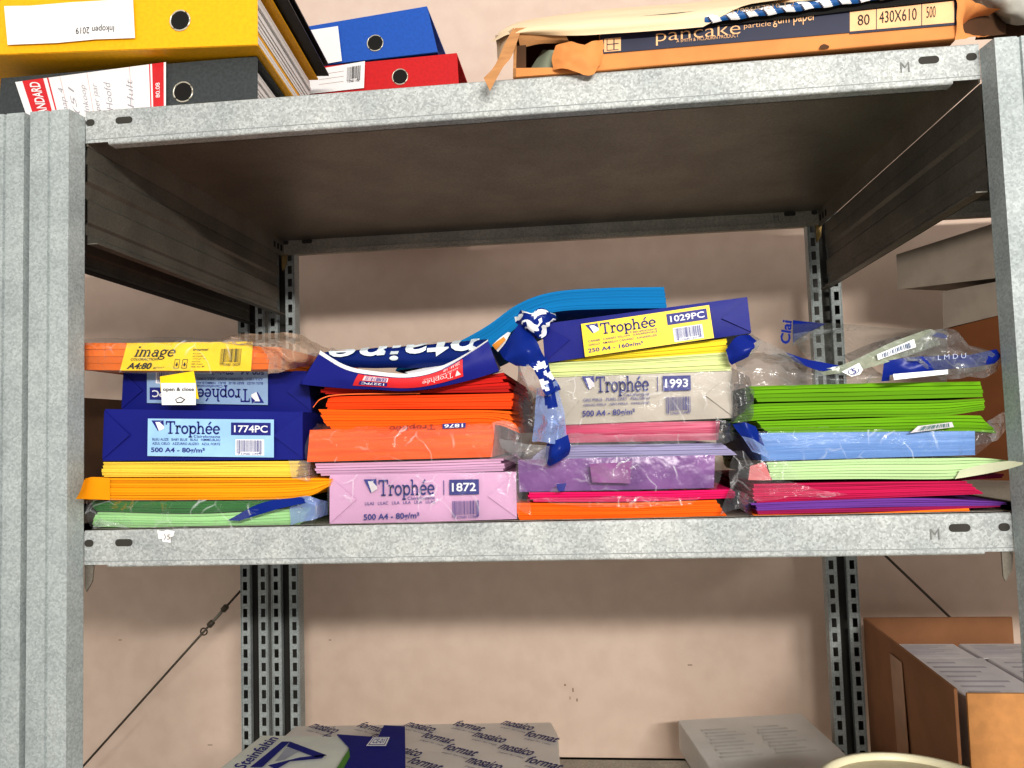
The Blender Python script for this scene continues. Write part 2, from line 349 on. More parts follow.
# ================================================================== SHELVING
H, LIP, D, LOW = .4905, .042, .5965, -.484
def add_post(parent, xc, front, zt=.4825, mt=GP):
    """folded open-channel post; front=True: closed web faces the viewer"""
    mb = MB(); s = 1 if front else -1
    yw = -.026 if front else D+.034      # web
    yf = -.002 if front else D+.002      # perforated flanges
    z0 = -1.4; a, b = .0238, .0268; t = .0016
    H_ = zt-z0
    prof = [(-a, yw), (-.002, yw), (-.001, yw+.0025*s), (.001, yw+.0025*s), (.002, yw), (a, yw), (b, yf)]
    full = [(-b, yf)]+prof
    for (x0, y0), (x1, y1) in zip(full, full[1:]):
        mb.add([(xc+x0, y0, z0), (xc+x1, y1, z0), (xc+x1, y1, zt), (xc+x0, y0, zt)], [(0, 1, 2, 3)], mt)
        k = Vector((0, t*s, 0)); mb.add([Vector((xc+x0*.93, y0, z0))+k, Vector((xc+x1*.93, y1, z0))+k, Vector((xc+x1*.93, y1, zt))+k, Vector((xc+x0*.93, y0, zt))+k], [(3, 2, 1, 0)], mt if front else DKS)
    # end cap rim of the web at the top
    for s2 in (-1, 1):
        xa, xb = xc+s2*b, xc+s2*.0085
        x0, x1 = min(xa, xb), max(xa, xb); y0, y1 = (yf-.0008, yf+.0008)
        hx0, hx1 = x0+(x1-x0)*.27, x0+(x1-x0)*.72
        mb.box(x0, hx0, y0, y1, z0, zt, mt); mb.box(hx1, x1, y0, y1, z0, zt, mt)
        z = z0+.006
        while z < zt:
            mb.box(hx0, hx1, y0, y1, z, min(z+.0095, zt), mt); z += .025
        # short return of the flange towards the web
        xr = xc+s2*.0085; mb.box(xr-.0007, xr+.0007, min(yf, yf-.010*s), max(yf, yf-.010*s), z0, zt, mt)
    return mb.build('post', parent)
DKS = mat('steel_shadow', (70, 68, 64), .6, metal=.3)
def oval(mb, cx, y, cz, w, h, mt, n=8):
    pts = []
    for i in range(n+1): a = math.radians(-90+180*i/n); pts.append((cx+w/2-h/2+h/2*math.cos(a), y, cz+h/2*math.sin(a)))
    for i in range(n+1): a = math.radians(90+180*i/n); pts.append((cx-w/2+h/2+h/2*math.cos(a), y, cz+h/2*math.sin(a)))
    mb.add(pts, [tuple(range(len(pts)))], mt)
def add_shelf(parent, x0, x1, Z, under=GD, marks=True):
    mb = MB(); t = .0015
    mb.box(x0+.001, x1-.001, .012, D-.012, Z, Z+.0003, GL)  # lighter plate added on top, since the deck colour carries the underside shade
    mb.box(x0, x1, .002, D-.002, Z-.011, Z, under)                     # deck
    # front lip: rolled edge + face + return
    for (ya, yb, s) in ((0, .0015, 1), (D-.0015, D, -1)):
        m_ = G if s == 1 else GL
        mb.box(x0, x1, ya, yb, Z-LIP+.003, Z-.003, m_)
        yo = 0 if s == 1 else D
        n = 5; r = .003
        prof = [(yo+s*(r-r*math.cos(math.radians(90*i/n))), Z-r+r*math.sin(math.radians(90*i/n))) for i in range(n+1)]+[(yo+s*.012, Z)]
        for (a, b), (c, d) in zip(prof, prof[1:]): mb.add([(x0, a, b), (x1, a, b), (x1, c, d), (x0, c, d)], [(0, 1, 2, 3)], m_, True)
        prof = [(yo+s*(r-r*math.cos(math.radians(90*i/n))), Z-LIP+r-r*math.sin(math.radians(90*i/n))) for i in range(n+1)]+[(yo+s*.016, Z-LIP)]
        e = .028
        for (a, b), (c, d) in zip(prof, prof[1:]): mb.add([(x0+e, a, b), (x1-e, a, b), (x1-e, c, d), (x0+e, c, d)], [(0, 1, 2, 3)], m_, True)
        mb.box(x0+e, x1-e, min(yo+s*.0145, yo+s*.016), max(yo+s*.0145, yo+s*.016), Z-LIP, Z-LIP+.008, m_)
    for xs in (x0, x1-t):                                              # side lips
        mb.box(xs, xs+t, .002, D-.002, Z-LIP, Z-.001, under)
        for k in range(3): mb.box(xs-.0004, xs+t+.0004, D-.05+k*.016, D-.042+k*.016, Z-.033, Z-.022, DK)
    if marks:
        for y in (-.0004, D-.0022):
            for cx in (x0+.048, x1-.051): oval(mb, cx, y, Z-.0145, .021, .008, mat('slot_shadow', (62, 60, 56), .8))
            for cx in (x0+.006, x1-.008): oval(mb, cx, y, Z-.0145, .011, .008, mat('slot_shadow', (62, 60, 56), .8))
            q = Q((x1-.080, y, Z-.015), (x1-.071, y, Z-.015), (x1-.071, y, Z-.026), (x1-.080, y, Z-.026))
            q.text(mb, 'M', 0, 0, 1, 1, mat('stamp', (120, 122, 120), .5), -.005, off=.0003)
            mb.box(x0, x1, y+.0001 if y < 0 else y, y+.0003 if y < 0 else y+.0002, Z-LIP+.0065, Z-LIP+.0072, mat('seam', (140, 145, 145), .5)) if y < 0 else None
    return mb.build('shelf', parent)
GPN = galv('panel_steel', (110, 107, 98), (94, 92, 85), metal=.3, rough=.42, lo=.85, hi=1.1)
def add_panel(parent, X, side, z0=.331, z1=.4475, y1=.568):
    """ribbed end panel; side=+1 bulges towards +X"""
    prof = [(0, z0), (0, z0+.010), (.003, z0+.013), (.003, z0+.024), (0, z0+.027), (0, z0+.052), (.004, z0+.056), (.004, z0+.072), (0, z0+.076), (0, z0+.094), (.003, z0+.097), (0, z1)]
    mb = MB()
    for (a, b), (c, d) in zip(prof, prof[1:]):
        for k in (0, .0012):
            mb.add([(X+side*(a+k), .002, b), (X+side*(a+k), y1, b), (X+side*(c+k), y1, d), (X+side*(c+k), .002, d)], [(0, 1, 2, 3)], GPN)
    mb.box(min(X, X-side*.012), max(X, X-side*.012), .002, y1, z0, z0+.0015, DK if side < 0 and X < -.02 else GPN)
    return mb.build('side_panel', parent)
def add_hook(parent, x, y, z, mt):
    mb = MB(); mb.prism([(x-.006, y, z), (x+.005, y, z), (x+.003, y, z-.02), (x-.004, y, z-.032), (x-.006, y, z-.026)], (0, .0025, 0), mt)
    return mb.build('shelf_clip', parent)
U = thing('shelving_unit', 'galvanized steel shelving unit holding the stacks of coloured paper', 'shelf', (.5, .3, -1.4))
for x, f in ((-.0265, True), (1.0265, True), (-.006, False), (1.0055, False)): add_post(U, x, f, mt=GP)
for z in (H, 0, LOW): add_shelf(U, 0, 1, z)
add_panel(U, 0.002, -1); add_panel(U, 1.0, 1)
BR = mat('brass_clip', (165, 140, 90), .4, metal=.6)
for x in (.004, .998): add_hook(U, x, D-.004, H-LIP+.004, BR)
for x in (.004, .996): add_hook(U, x, .004, -LIP+.004, GD)
# neighbouring bays
NL = thing('shelving_unit', 'neighbouring steel shelving bay cut off by the left edge', 'shelf', (-.6, .3, -1.4))
add_post(NL, -.0815, True); add_post(NL, -.0665, False)
for z in (.478, 0, -.75): add_shelf(NL, -1.08, -.058, z, marks=False)
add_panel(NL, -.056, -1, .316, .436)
NR = thing('shelving_unit', 'neighbouring steel shelving bay behind the right post', 'shelf', (1.6, .3, -1.4))
add_post(NR, 2.08, True); add_post(NR, 2.08, False)
for z in (H, 0, LOW): add_shelf(NR, 1.056, 2.05, z, marks=False)
# tension braces
STR = mat('brace_steel', (92, 84, 74), .5, metal=.5)
def brace(p0, p1, label, buckle=None):
    t = thing('brace_rod', label, 'rod', p1)
    mb = MB(); mb.tube([p0, p1], .0022, STR); mb.build('rod', t)
    if buckle:
        mb = MB(); a, b = Vector(p1), Vector(p0); d = (b-a).normalized()
        for s0 in (.045, .085): mb.tube([a+d*s0, a+d*(s0+.003), a+d*(s0+.012), a+d*(s0+.015)], [.003, .006, .006, .003], STR, 8)
        mb.tube([a+d*.045, a+d*.1], .0032, GD, 8)
        c = a+d*.113; e = Vector((d.z, 0, -d.x)); mb.tube([c+(d*math.cos(k*math.pi/6)+e*math.sin(k*math.pi/6))*.0065 for k in range(13)], .0016, STR, 6)
        mb.build('turnbuckle', t)
brace(at(60, 792, D+.012), at(243, 588, D+.012), 'thin diagonal brace rod with turnbuckle at lower left', True)
brace(at(1000, 665, D+.03), at(870, 541, D+.03), 'plain thin diagonal brace rod rising behind the open cardboard box')

# ================================================================== PAPER STACKS (middle shelf)
Y0 = .014
# ---- stack 1
t = bundle('paper_pack', 'dark and light green paper in clear wrap, bottom of the far left stack', Y0, [(92, 527), (200, 528), (300, 526)], [(97, 512), (200, 514), (312, 507)], 6, shades('mint', (176, 232, 160)), 'paper packs of the far left stack', cat='paper pack')
mb = MB(); sheets(mb, Y0+.004, .29, [(95, 511), (200, 513), (306, 506)], [(92, 501), (200, 501), (300, 499)], 5, shades('forest', (40, 125, 45))); mb.build('dark_sheets', t)
mb = MB()
mb.patch([[(88, 499, .01), (200, 500, .006), (310, 497, .01)], [(86, 512, .004), (200, 514, .0), (322, 510, .006)], [(90, 527, .008), (200, 529, .003), (312, 526, .01)]], FILM, 24, 8, .004)
mb.patch([[(228, 520, .003), (262, 503, .001), (300, 497, .004)], [(240, 521, .002), (275, 510, .0), (312, 502, .003)]], ROYAL, 12, 3, .002)
mb.patch([[(290, 498, .01), (310, 497, .004), (328, 502, .03)], [(292, 526, .008), (314, 520, .004), (328, 515, .03)]], FILMB, 8, 6, .006, seed=3)
mb.patch([[(95, 521, .002), (102, 519, -.002), (110, 521, 0), (125, 524, .001)], [(92, 528, .002), (105, 527, -.003), (115, 526, 0), (130, 528, .001)]], FILM2, 12, 6, .004, seed=5)
mb.build('clear_wrap', t)
t = bundle('paper_bundle', 'amber orange paper bundle curling over the post, on the green pack', Y0-.004, [(78, 498), (86, 500), (200, 500), (298, 498), (330, 486)], [(84, 478), (96, 478), (200, 478), (298, 478), (332, 479)], 9, shades('amber', (255, 170, 15), 3, .06), 'paper packs of the far left stack')
mb = MB(); mb.patch([[(110, 478, Y0-.006), (92, 477, -.01), (84, 480, -.026)], [(110, 489, Y0-.006), (90, 489, -.014), (80, 492, -.034)], [(110, 500, Y0-.006), (90, 499, -.014), (76, 499, -.036)]], paper('amber_a', (255, 170, 15)), 10, 8, .0005); mb.build('curled_sheet', t)
t = bundle('paper_bundle', 'pale yellow paper bundle under the lowest navy ream', Y0+.002, [(103, 477), (200, 477), (297, 477)], [(102, 462), (200, 461.5), (299, 461)], 9, shades('lemon', (255, 222, 85), 3, .05), 'paper packs of the far left stack')
film_panel(t, 'clear_wrap', [[(290, 460, .01), (306, 462, .004), (318, 466, .04)], [(292, 478, .008), (308, 481, .003), (320, 480, .04)]], FILM2, .006, 8, 6)
t, q = ream_box('paper_ream', 'navy wrapped ream with upright light blue label numbered 1774PC', 'ream', [(105, 409), (303, 412), (303, 459.5), (103, 461)], Y0, .297, NAVY, 'reams with printed end labels')
mb = MB(); l = pq((148, 418.5), (274, 419.5), (274, 457.5), (147.5, 456), Y0-.004)
trophee(l, mb, '1774PC', 'BLEU ALIZE   BABY BLUE   BLAU   HIMMELBLAU', 'AZUL CIELO   AZZURRO ALIZEO   AZUL FORTE', '500 A4 - 80g/m²', LBLUE, line=False); mb.build('label', t)
t, q = ream_box('paper_ream', 'navy wrapped ream with its light blue label upside down', 'ream', [(124, 371), (308, 371), (312, 412.5), (122, 410)], .05, .297, NAVY, 'reams with printed end labels')
mb = MB(); l = pq((147, 366), (268, 366), (268, 405), (147, 403), .046, True)
trophee(l, mb, '1774PC', 'BLEU ALIZE   BABY BLUE   BLAU   HIMMELBLAU', 'AZUL CIELO   AZZURRO ALIZEO   AZUL FORTE', '500 A4 - 80g/m²', mat('label_dusty_blue', (150, 178, 212), .5), line=False); mb.build('label', t)
c = at(180, 371, Y0)
t = bundle('paper_pack', 'bright orange paper pack with yellow band, top of far left stack', Y0, [(82, 370), (180, 370.5), (282, 369)], [(85, 342.5), (180, 343), (283, 347)], 4, shades('orange', (255, 128, 20)), 'paper packs of the far left stack', cat='paper pack', jy=.0006)
mb = MB(); l = pq((127, 343), (253, 341.5), (251, 371), (120, 370.5), Y0-.003)
l.rect(mb, 0, 0, 1, 1, YELL, 0)
l.slab(mb, 'image', .08, .12, .40, .50, BLACK, th=.11, shear=.22)
l.text(mb, 'COLORACTION', .065, .55, .28, .64, BLACK, .01, .2)
l.text(mb, 'A4:80', .05, .72, .24, .95, BLACK, .03, .2); l.text(mb, 'g/m²', .255, .86, .34, .94, BLACK, 0)
l.text(mb, 'tropical', .54, .22, .66, .32, BLACK, .02, .2)
for i in range(6): l.text(mb, ('Ref. papier', 'A4 210x297', 'orange vif', 'acid free', '500 sheets', 'ecf')[i], .545, .38+.09*i, .61+.02*(i % 3), .43+.09*i, BLACK, 0)
for a in (.41, .47): 
    for (u0, v0, u1, v1) in ((a, .6, a+.04, .62), (a, .9, a+.04, .92), (a, .6, a+.004, .92), (a+.036, .6, a+.04, .92)): l.rect(mb, u0, v0, u1, v1, BLACK)
    l.poly(mb, [(a+.01, .8), (a+.02, .68), (a+.03, .8), (a+.02, .86)], BLACK)
l.bars(mb, .75, .2, .93, .85, BLACK, None, 22, 4); mb.build('label_band', t)
mb = MB(); l = pq((160, 376.5), (194, 371), (199, 399), (161, 392), Y0-.006)
l.rect(mb, 0, 0, 1, 1, YELL); l2 = pq((161, 383), (196, 383), (196, 405), (162, 405), Y0-.0075)
l2.rect(mb, 0, 0, 1, 1, PWHITE); l2.text(mb, 'open & close', .06, .2, .95, .42, BLACK, .015)
l2.poly(mb, [(.4, .75), (.55, .62), (.7, .75), (.6, .9), (.45, .92)], BLACK, .0006); l2.poly(mb, [(.43, .76), (.55, .67), (.66, .76), (.58, .86), (.47, .87)], PWHITE, .0009)
mb.build('closing_tab', t)
mb = MB()
mb.patch([[(84, 339, .03), (180, 337, .035), (250, 340, .03), (286, 340, .03)], [(81, 344, .008), (180, 341, .009), (250, 341, .008), (288, 346, .008)], [(80, 358, .004), (180, 358, .004), (250, 358, .004), (286, 360, .004)], [(82, 372, .01), (180, 374, .009), (250, 373, .01), (284, 371, .01)]], FILM, 26, 12, .003)
mb.patch([[(215, 341, .04), (230, 335, .03), (262, 334, .03), (292, 333, .03), (318, 343, .06), (338, 352, .09)], [(225, 344, .012), (245, 343, .008), (270, 344, .006), (300, 348, .01), (318, 352, .05), (334, 357, .09)], [(262, 346, .006), (275, 352, .002), (288, 356, -.002), (302, 360, .01), (318, 362, .05), (330, 362, .09)], [(270, 374, .012), (280, 372, .008), (288, 371, .008), (300, 368, .03), (312, 366, .05), (320, 366, .09)]], FILMP, 26, 14, .007, 60, seed=2)
mb.build('clear_wrap', t)

# ---- stack 2
t, q = ream_box('paper_ream', 'pink ream in clear film numbered 1872, lowest of its stack', 'ream', [(330, 475), (516, 472), (517, 519), (330, 525)], Y0, .297, wrap('pink', (210, 166, 200), .35, .3), 'reams with printed end labels')
mb = MB(); l = pq((360, 477), (490, 475), (491, 520), (360, 525.5), Y0-.004)
trophee(l, mb, '1872', 'LILAS   LILAC   LILA   LILA   LILA   LILAS', ' ', '500 A4 - 80g/m²'); mb.build('printed_marks', t)
mb = MB(); mb.patch([[(330, 474, .006), (420, 473, .004), (518, 471, .006)], [(328, 500, .004), (420, 500, .002), (522, 496, .004)], [(330, 524, .008), (420, 523, .006), (518, 519, .008)]], FILM, 30, 12, .002, 70)
mb.patch([[(512, 480, .006), (524, 484, .002), (530, 500, .01)], [(514, 500, .006), (522, 510, .002), (532, 516, .01)]], FILM, 6, 6, .006); mb.build('clear_wrap', t)
t = bundle('paper_bundle', 'lilac pink loose paper bundle on the 1872 ream', Y0+.004, [(319, 476), (410, 474), (505, 471)], [(317, 463), (410, 461), (504, 458)], 5, shades('lilac', (218, 176, 208), 3, .08), 'bundles between the reams', jx=.004, gap=.1)
t, q = ream_box('paper_pack', 'orange paper pack in glossy film numbered 1876, upside down', 'paper pack', [(310, 430), (495, 423), (492, 457), (307, 462)], Y0-.002, .297, mat('paper_salmon_edge', (252, 102, 28), .35, rgb2=(236, 84, 18), vscale=30, bump=.4, bscale=22, aniso=(.3, 1, 9)), 'paper packs of the second stack', fold=False)
mb = MB(); l = pq((385, 426), (470, 422), (470, 428), (385, 432), Y0-.006, True)
l.slab(mb, 'Trophée', .4, .1, .95, .9, mat('ink_orange', (170, 60, 40), .5), th=.12); l.rect(mb, .05, .1, .32, .9, INK); l.text(mb, '1876', .08, .2, .3, .8, WHITE, .02); mb.build('printed_marks', t)
mb = MB(); mb.patch([[(318, 424, .02), (400, 426, .012), (495, 420, .02)], [(310, 434, .006), (400, 434, .003), (500, 428, .006)], [(305, 448, .004), (400, 448, .002), (502, 445, .006)], [(308, 463, .01), (400, 462, .008), (506, 458, .012)]], FILM, 26, 14, .004, 45)
mb.patch([[(493, 425, .006), (510, 422, .002), (524, 428, .02)], [(494, 440, .004), (508, 438, .0), (522, 448, .02)], [(492, 457, .01), (505, 458, .004), (516, 464, .02)]], FILM2, 10, 8, .008, seed=4)
mb.build('clear_wrap', t)
t = bundle('paper_bundle', 'vivid orange paper bundle with a pointed corner on the right', Y0-.003, [(330, 429), (420, 428), (490, 424), (521, 433)], [(318, 409), (420, 410), (480, 410), (508, 411)], 7, shades('vivid_orange', (255, 108, 15), 3, .05), 'bundles between the reams', jx=.0025)
t = bundle('paper_bundle', 'red orange paper bundle with a lifted sheet on the left', Y0+.002, [(326, 409), (420, 409), (512, 409)], [(330, 396), (420, 395), (514, 393)], 6, shades('red_orange', (255, 82, 18), 3, .05), 'bundles between the reams', jx=.002)
mb = MB(); c0 = [(313, 408, Y0-.004), (322, 399, Y0-.004), (345, 395, Y0-.002), (420, 394, Y0)]
mb.patch([c0, [(a, b-1.2, c+.0) for a, b, c in c0]], paper('lifted', (255, 120, 60)), 20, 1, 0); mb.patch([[(a, b-1.2, c) for a, b, c in c0], [(a, b-1.2, c+.2) for a, b, c in c0]], paper('lifted', (255, 120, 60)), 20, 2, 0)
mb.build('lifted_sheet', t)
t = bundle('paper_bundle', 'deep red paper bundle under the open navy pack', Y0+.006, [(322, 394), (420, 393), (512, 392)], [(330, 384), (420, 384), (505, 372)], 6, shades('scarlet', (212, 36, 26), 3, .12), 'bundles between the reams', jx=.006, gap=.1)
# open navy pack with curled flap
base = at(400, 388, Y0)
t = thing('paper_pack', 'torn open navy pack with upside down red label numbered 1227PC', 'paper pack', base, 'paper packs of the second stack')
mb = MB()
top = [(319, 354, .012), (345, 369, .002), (375, 375, -.002), (410, 377, -.004), (440, 370, -.002), (468, 354, .0), (488, 341, .006)]
bot = [(300, 384, .008), (335, 388, .004), (370, 389.5, .002), (410, 391, .002), (440, 387, .002), (470, 380, .004), (499, 371, .008)]
mb.patch([bot, [((a[0]+b[0])/2, (a[1]+b[1])/2, (a[2]+b[2])/2-.003) for a, b in zip(top, bot)], top], NAVY, 36, 6, .0016, 30)
mb.patch([bot, [(a, b+1, c+.12) for a, b, c in bot], [(a+5, b-1, c+.29) for a, b, c in bot]], NAVY, 30, 6, .001)
mb.patch([top[-1:]*2, bot[-1:]*2], NAVY, 2, 2, 0)
mb.patch([[(488, 341, .006), (489, 343, .1), (489, 346, .2)], [(499, 371, .008), (500, 369, .1), (500, 369, .2)]], NAVY, 6, 5, .003)
mb.patch([[(319, 354, .012), (322, 352, .1), (324, 354, .2)], [(300, 384, .008), (310, 380, .1), (316, 378, .2)]], NAVY, 6, 5, .003)
mb.build('wrapper', t)
mb = MB()
rim = [(a, b+.3, c-.001) for a, b, c in top]; rim2 = [(a+(1 if i < 3 else 0), b-(3.6 if i < 5 else 1.6), c+.004) for i, (a, b, c) in enumerate(top)]
mb.patch([rim, rim2], PWHITE, 36, 2, .0004); mb.build('torn_edge', t)
mb = MB()  # red label following the flap
def flap(u, v, off):  # u along, v from top(0) to bottom(1)
    T_ = cm([tuple(at(*c)) for c in top], 61); B_ = cm([tuple(at(*c)) for c in bot], 61)
    i = min(59, int(u*60)); f = u*60-i
    a = Vector(T_[i]).lerp(Vector(T_[i+1]), f); b = Vector(B_[i]).lerp(Vector(B_[i+1]), f)
    p = a.lerp(b, v); p.y -= off+.003*math.sin(math.pi*min(1, max(0, v))); return p
class FQ(Q):
    def __init__(s, u0, v0, u1, v1): s.a = (u0, v0, u1, v1); s.n = Vector((0, -1, 0)); s.flip = True; s.asp = 4
    def p(s, u, v, off=.0004):
        u, v = 1-u, 1-v; u0, v0, u1, v1 = s.a
        return flap(u0+(u1-u0)*u, v0+(v1-v0)*v, .0016+off)
l = FQ(.25, .08, .80, .80)
mb.grid(lambda u, v: l.p(u, v, .0002), 26, 4, RED)
PINK = mat('ink_pale', (250, 215, 215), .5)
l.slab(mb, 'Trophée', .10, .14, .42, .5, PINK, th=.1, off=.0012)
l.poly(mb, [(.02, .15), (.08, .15), (.06, .5)], PINK, .001)
l.text(mb, 'ROUGE RED ROT ROJO', .05, .56, .4, .68, PINK, .003, off=.0012); l.text(mb, '250 A4 - 160', .03, .76, .2, .95, PINK, .01, off=.0012)
l.rect(mb, .72, .1, .95, .42, INK, .0008); l.text(mb, '1227PC', .74, .15, .93, .37, WHITE, .02, off=.0014)
l.bars(mb, .72, .5, .93, .92, INK, PINK, 18, 5, off=.001); mb.build('label', t)
# rolled inner wrapper with big lettering
mb = MB()
rl = lambda u, a: None
def roll(u, v):
    x = u
    A = Vector(at(322, 357, .035)).lerp(Vector(at(487, 346, .04)), u); r = .0135+.005*u-.004*(1-u)
    a = math.radians(-60+260*v)
    return A+Vector((0, -math.cos(a)*r*1.2, -r*.55+math.sin(a)*r))+noise.noise_vector(A*30+Vector((0, 0, v*3)))*.0016
DBL = wrap('deep_blue', (22, 45, 118), .2, .5)
mb.grid(roll, 30, 14, DBL)
vs, fs = text_geo('ntaine', .02, 0)
def rollmap(x, y):
    v = 1-y; p = roll(.04+.92*(1-x), .70-.62*y if False else .12+.42*y); return p
mb2v = []
for x, y in vs:
    p = roll(.06+.90*(1-x), .14+.44*(1-y)); mb2v.append(p+Vector((0, -.0028, .0012)))
mb.add(mb2v, fs, mat('print_white', (225, 235, 240), .3))
mb.patch([[(415, 376, .02), (440, 370, .02), (462, 358, .02)], [(405, 372, .03), (440, 364, .03), (466, 352, .03)]], PWHITE, 6, 3, .001)
mb.build('rolled_wrapper', t)

# ---- cyan bundle lying across stacks 2 and 3
t = bundle('paper_bundle', 'thick cyan blue card bundle bent over the stack beside it', .10, [(395, 371), (450, 362), (490, 348), (522, 324), (555, 312), (605, 309), (667, 308)], [(405, 358), (450, 345), (485, 327), (518, 304), (553, 292), (605, 288), (664, 287)], 14, shades('cyan', (5, 130, 192), 3, .03), 'bundles between the reams', m=40, jx=.0006, jy=.0004, gap=.02, wave=.0002, depth=.21)

# ---- stack 3
t = bundle('paper_bundle', 'orange paper bundle lying directly on the shelf, third stack', Y0, [(520, 521.5), (620, 520.5), (728, 517.5)], [(515, 503), (620, 503), (716, 500)], 9, shades('tangerine', (255, 112, 15), 3, .04), 'bundles between the reams', jx=.0008)
film_panel(t, 'clear_wrap', [[(518, 499, .006), (620, 497, .003), (700, 497, .006)], [(560, 505, .004), (620, 508, .002), (690, 504, .004)]], FILM, .003)
t = bundle('paper_bundle', 'magenta pink sheets between the orange bundle and purple pack', Y0+.002, [(532, 502), (640, 501.5), (736, 498)], [(530, 492), (640, 491), (735, 489)], 4, shades('magenta', (238, 22, 110), 3, .12), 'bundles between the reams', gap=.12, jx=.003)
film_panel(t, 'clear_wrap', [[(728, 486, .01), (742, 490, .004), (750, 500, .03)], [(720, 512, .004), (738, 508, .0), (752, 520, .02)]], FILMD, .008, 10, 8)
t, q = ream_box('paper_pack', 'purple paper pack in crinkled glossy film, no printed label', 'paper pack', [(518, 460), (715, 455), (714, 488), (519, 492)], Y0+.001, .297, mat('purple_wrap', (104, 58, 126), .28, rgb2=(128, 80, 146), vscale=26, bump=.8, bscale=34, spec=.5, bdist=.004), 'paper packs of the third stack', fold=False)
film_panel(t, 'clear_wrap', [[(518, 459, .008), (620, 457, .005), (718, 455, .008)], [(516, 475, .006), (620, 475, .003), (722, 472, .006)], [(519, 493, .01), (620, 491, .007), (716, 489, .01)]], FILM, .005, 40, 12, 80)
mb = MB()
mb.patch([[(590, 464, .004), (612, 463, .003), (632, 461, .004)], [(591, 474, .004), (612, 471, .003), (631, 471, .004)], [(592, 482, .004), (608, 483, .003), (630, 484, .004)]], mat('print_salmon', (134, 82, 136), .35), 8, 5, .002); mb.build('printed_patch', t); mb = MB()
mb.patch([[(556, 484, .003), (566, 483, .003)], [(558, 491, .003), (564, 491, .003)]], INK, 3, 3, .001); mb.build('printed_marks', t)
t = bundle('paper_bundle', 'pale grey lilac sheets sticking out above the purple pack', Y0+.003, [(530, 460), (630, 457.5), (738, 455)], [(548, 445), (640, 444), (722, 443)], 6, shades('grey_lilac', (165, 160, 196), 2, .05), 'bundles between the reams', gap=.05, jx=.001)
t, q = ream_box('paper_pack', 'thin dusty rose pack in clear film under the 1993 ream', 'paper pack', [(563, 423), (720, 421), (718, 440), (566, 443)], Y0+.003, .29, mat('rose_edge', (190, 72, 108), .4, rgb2=(160, 48, 82), vscale=30, bump=.5, bscale=25, aniso=(.3, 1, 9)), 'paper packs of the third stack', fold=False)
mb = MB(); mb.patch([[(560, 434, .004), (640, 434, .002), (722, 432, .004)], [(562, 446, .008), (640, 445, .006), (724, 443, .01)]], FILM2, 26, 6, .005, 70)
mb.patch([[(716, 418, .01), (728, 420, .004), (736, 424, .03)], [(716, 442, .008), (730, 440, .002), (740, 438, .03)]], FILMD, 8, 8, .008); mb.build('clear_wrap', t)
t, q = ream_box('paper_ream', 'grey beige ream in crinkled clear film numbered 1993', 'ream', [(546, 378), (732, 371), (733, 418), (560, 425)], Y0, .297, wrap('beige', (186, 179, 168), .35, .4), 'reams with printed end labels')
mb = MB(); l = pq((578, 374), (701, 371), (702, 416), (579, 422), Y0-.004)
trophee(l, mb, '1993', 'GRIS PERLE   PEARL GREY   PERLGRAU', 'GRIGIO PERLA   GRIS PERLA   PARELGRIJS', '500 A4 - 80g/m²'); mb.build('printed_marks', t)
mb = MB(); mb.patch([[(545, 376, .006), (640, 373, .004), (736, 369, .006)], [(550, 400, .004), (640, 398, .002), (738, 394, .004)], [(558, 426, .01), (640, 424, .008), (736, 419, .01)]], FILM, 36, 14, .0045, 75, seed=6)
mb.patch([[(730, 366, .01), (742, 372, .002), (750, 380, .03)], [(732, 390, .006), (744, 396, 0), (752, 392, .03)], [(731, 418, .01), (742, 414, .002), (756, 405, .03)]], FILMD, 10, 10, .006)
mb.build('clear_wrap', t)
t = bundle('paper_bundle', 'pale yellow green paper bundle on top of the 1993 ream', Y0+.001, [(547, 377.5), (640, 374), (732, 370.5)], [(545, 363), (640, 358), (727, 352)], 9, shades('lime_cream', (222, 232, 165), 3, .05), 'bundles between the reams')
t = bundle('paper_bundle', 'bright yellow paper bundle under the tilted navy ream', Y0+.002, [(548, 362), (640, 358), (728, 352)], [(548, 360), (640, 348), (727, 338)], 6, shades('sun_yellow', (250, 225, 60), 3, .06), 'bundles between the reams')
t, q = ream_box('paper_ream', 'tilted navy ream with yellow label numbered 1029PC', 'ream', [(542, 324), (747, 297), (751, 333), (545, 363)], Y0-.004, .297, NAVY, 'reams with printed end labels', folddepth=1.1)
mb = MB(); l = pq((581, 324), (709, 305), (714, 338), (585, 357), Y0-.008)
trophee(l, mb, '1029PC', 'CANARI   CANARY YELLOW   KANARIENGELB', 'GIALLO   AMARILLO CANARIO   KANARIEGEEL', '250 A4 - 160g/m²', YELL, line=False); mb.build('label', t)

# ---- crumpled blue and clear bag between stacks 2 and 3
base = at(530, 440, .0)
t = thing('plastic_bag', 'crumpled blue and clear plastic wrapper hanging between the middle stacks', 'plastic bag', base)
mb = MB()
def speck(u, v, k=0): return WHITE if noise.noise(Vector((u*4+k, v*5, k))) > .12 else ROYAL
mb.patch([[(515, 318, .02), (522, 310, .0), (532, 312, -.004), (545, 309, .0), (556, 316, .01)], [(518, 328, .01), (526, 324, -.01), (536, 326, -.012), (548, 320, -.005), (556, 320, .01)], [(522, 338, .012), (530, 334, .0), (538, 338, -.006), (545, 334, .0), (548, 330, .01)]], ROYAL, 18, 12, .008, 90, mf=lambda u, v: speck(u, v, 2))
mb.patch([[(500, 351, .005), (510, 336, -.002), (520, 324, 0)], [(506, 360, -.004), (522, 350, -.012), (536, 340, -.006)], [(516, 366, .0), (530, 366, -.006), (545, 358, .0)]], ROYAL, 12, 12, .004, 40)
mb.patch([[(492, 345, .012), (500, 338, .008), (508, 332, .008)], [(498, 352, .008), (505, 344, .002), (511, 333, .002)]], WHITE, 6, 4, .001)
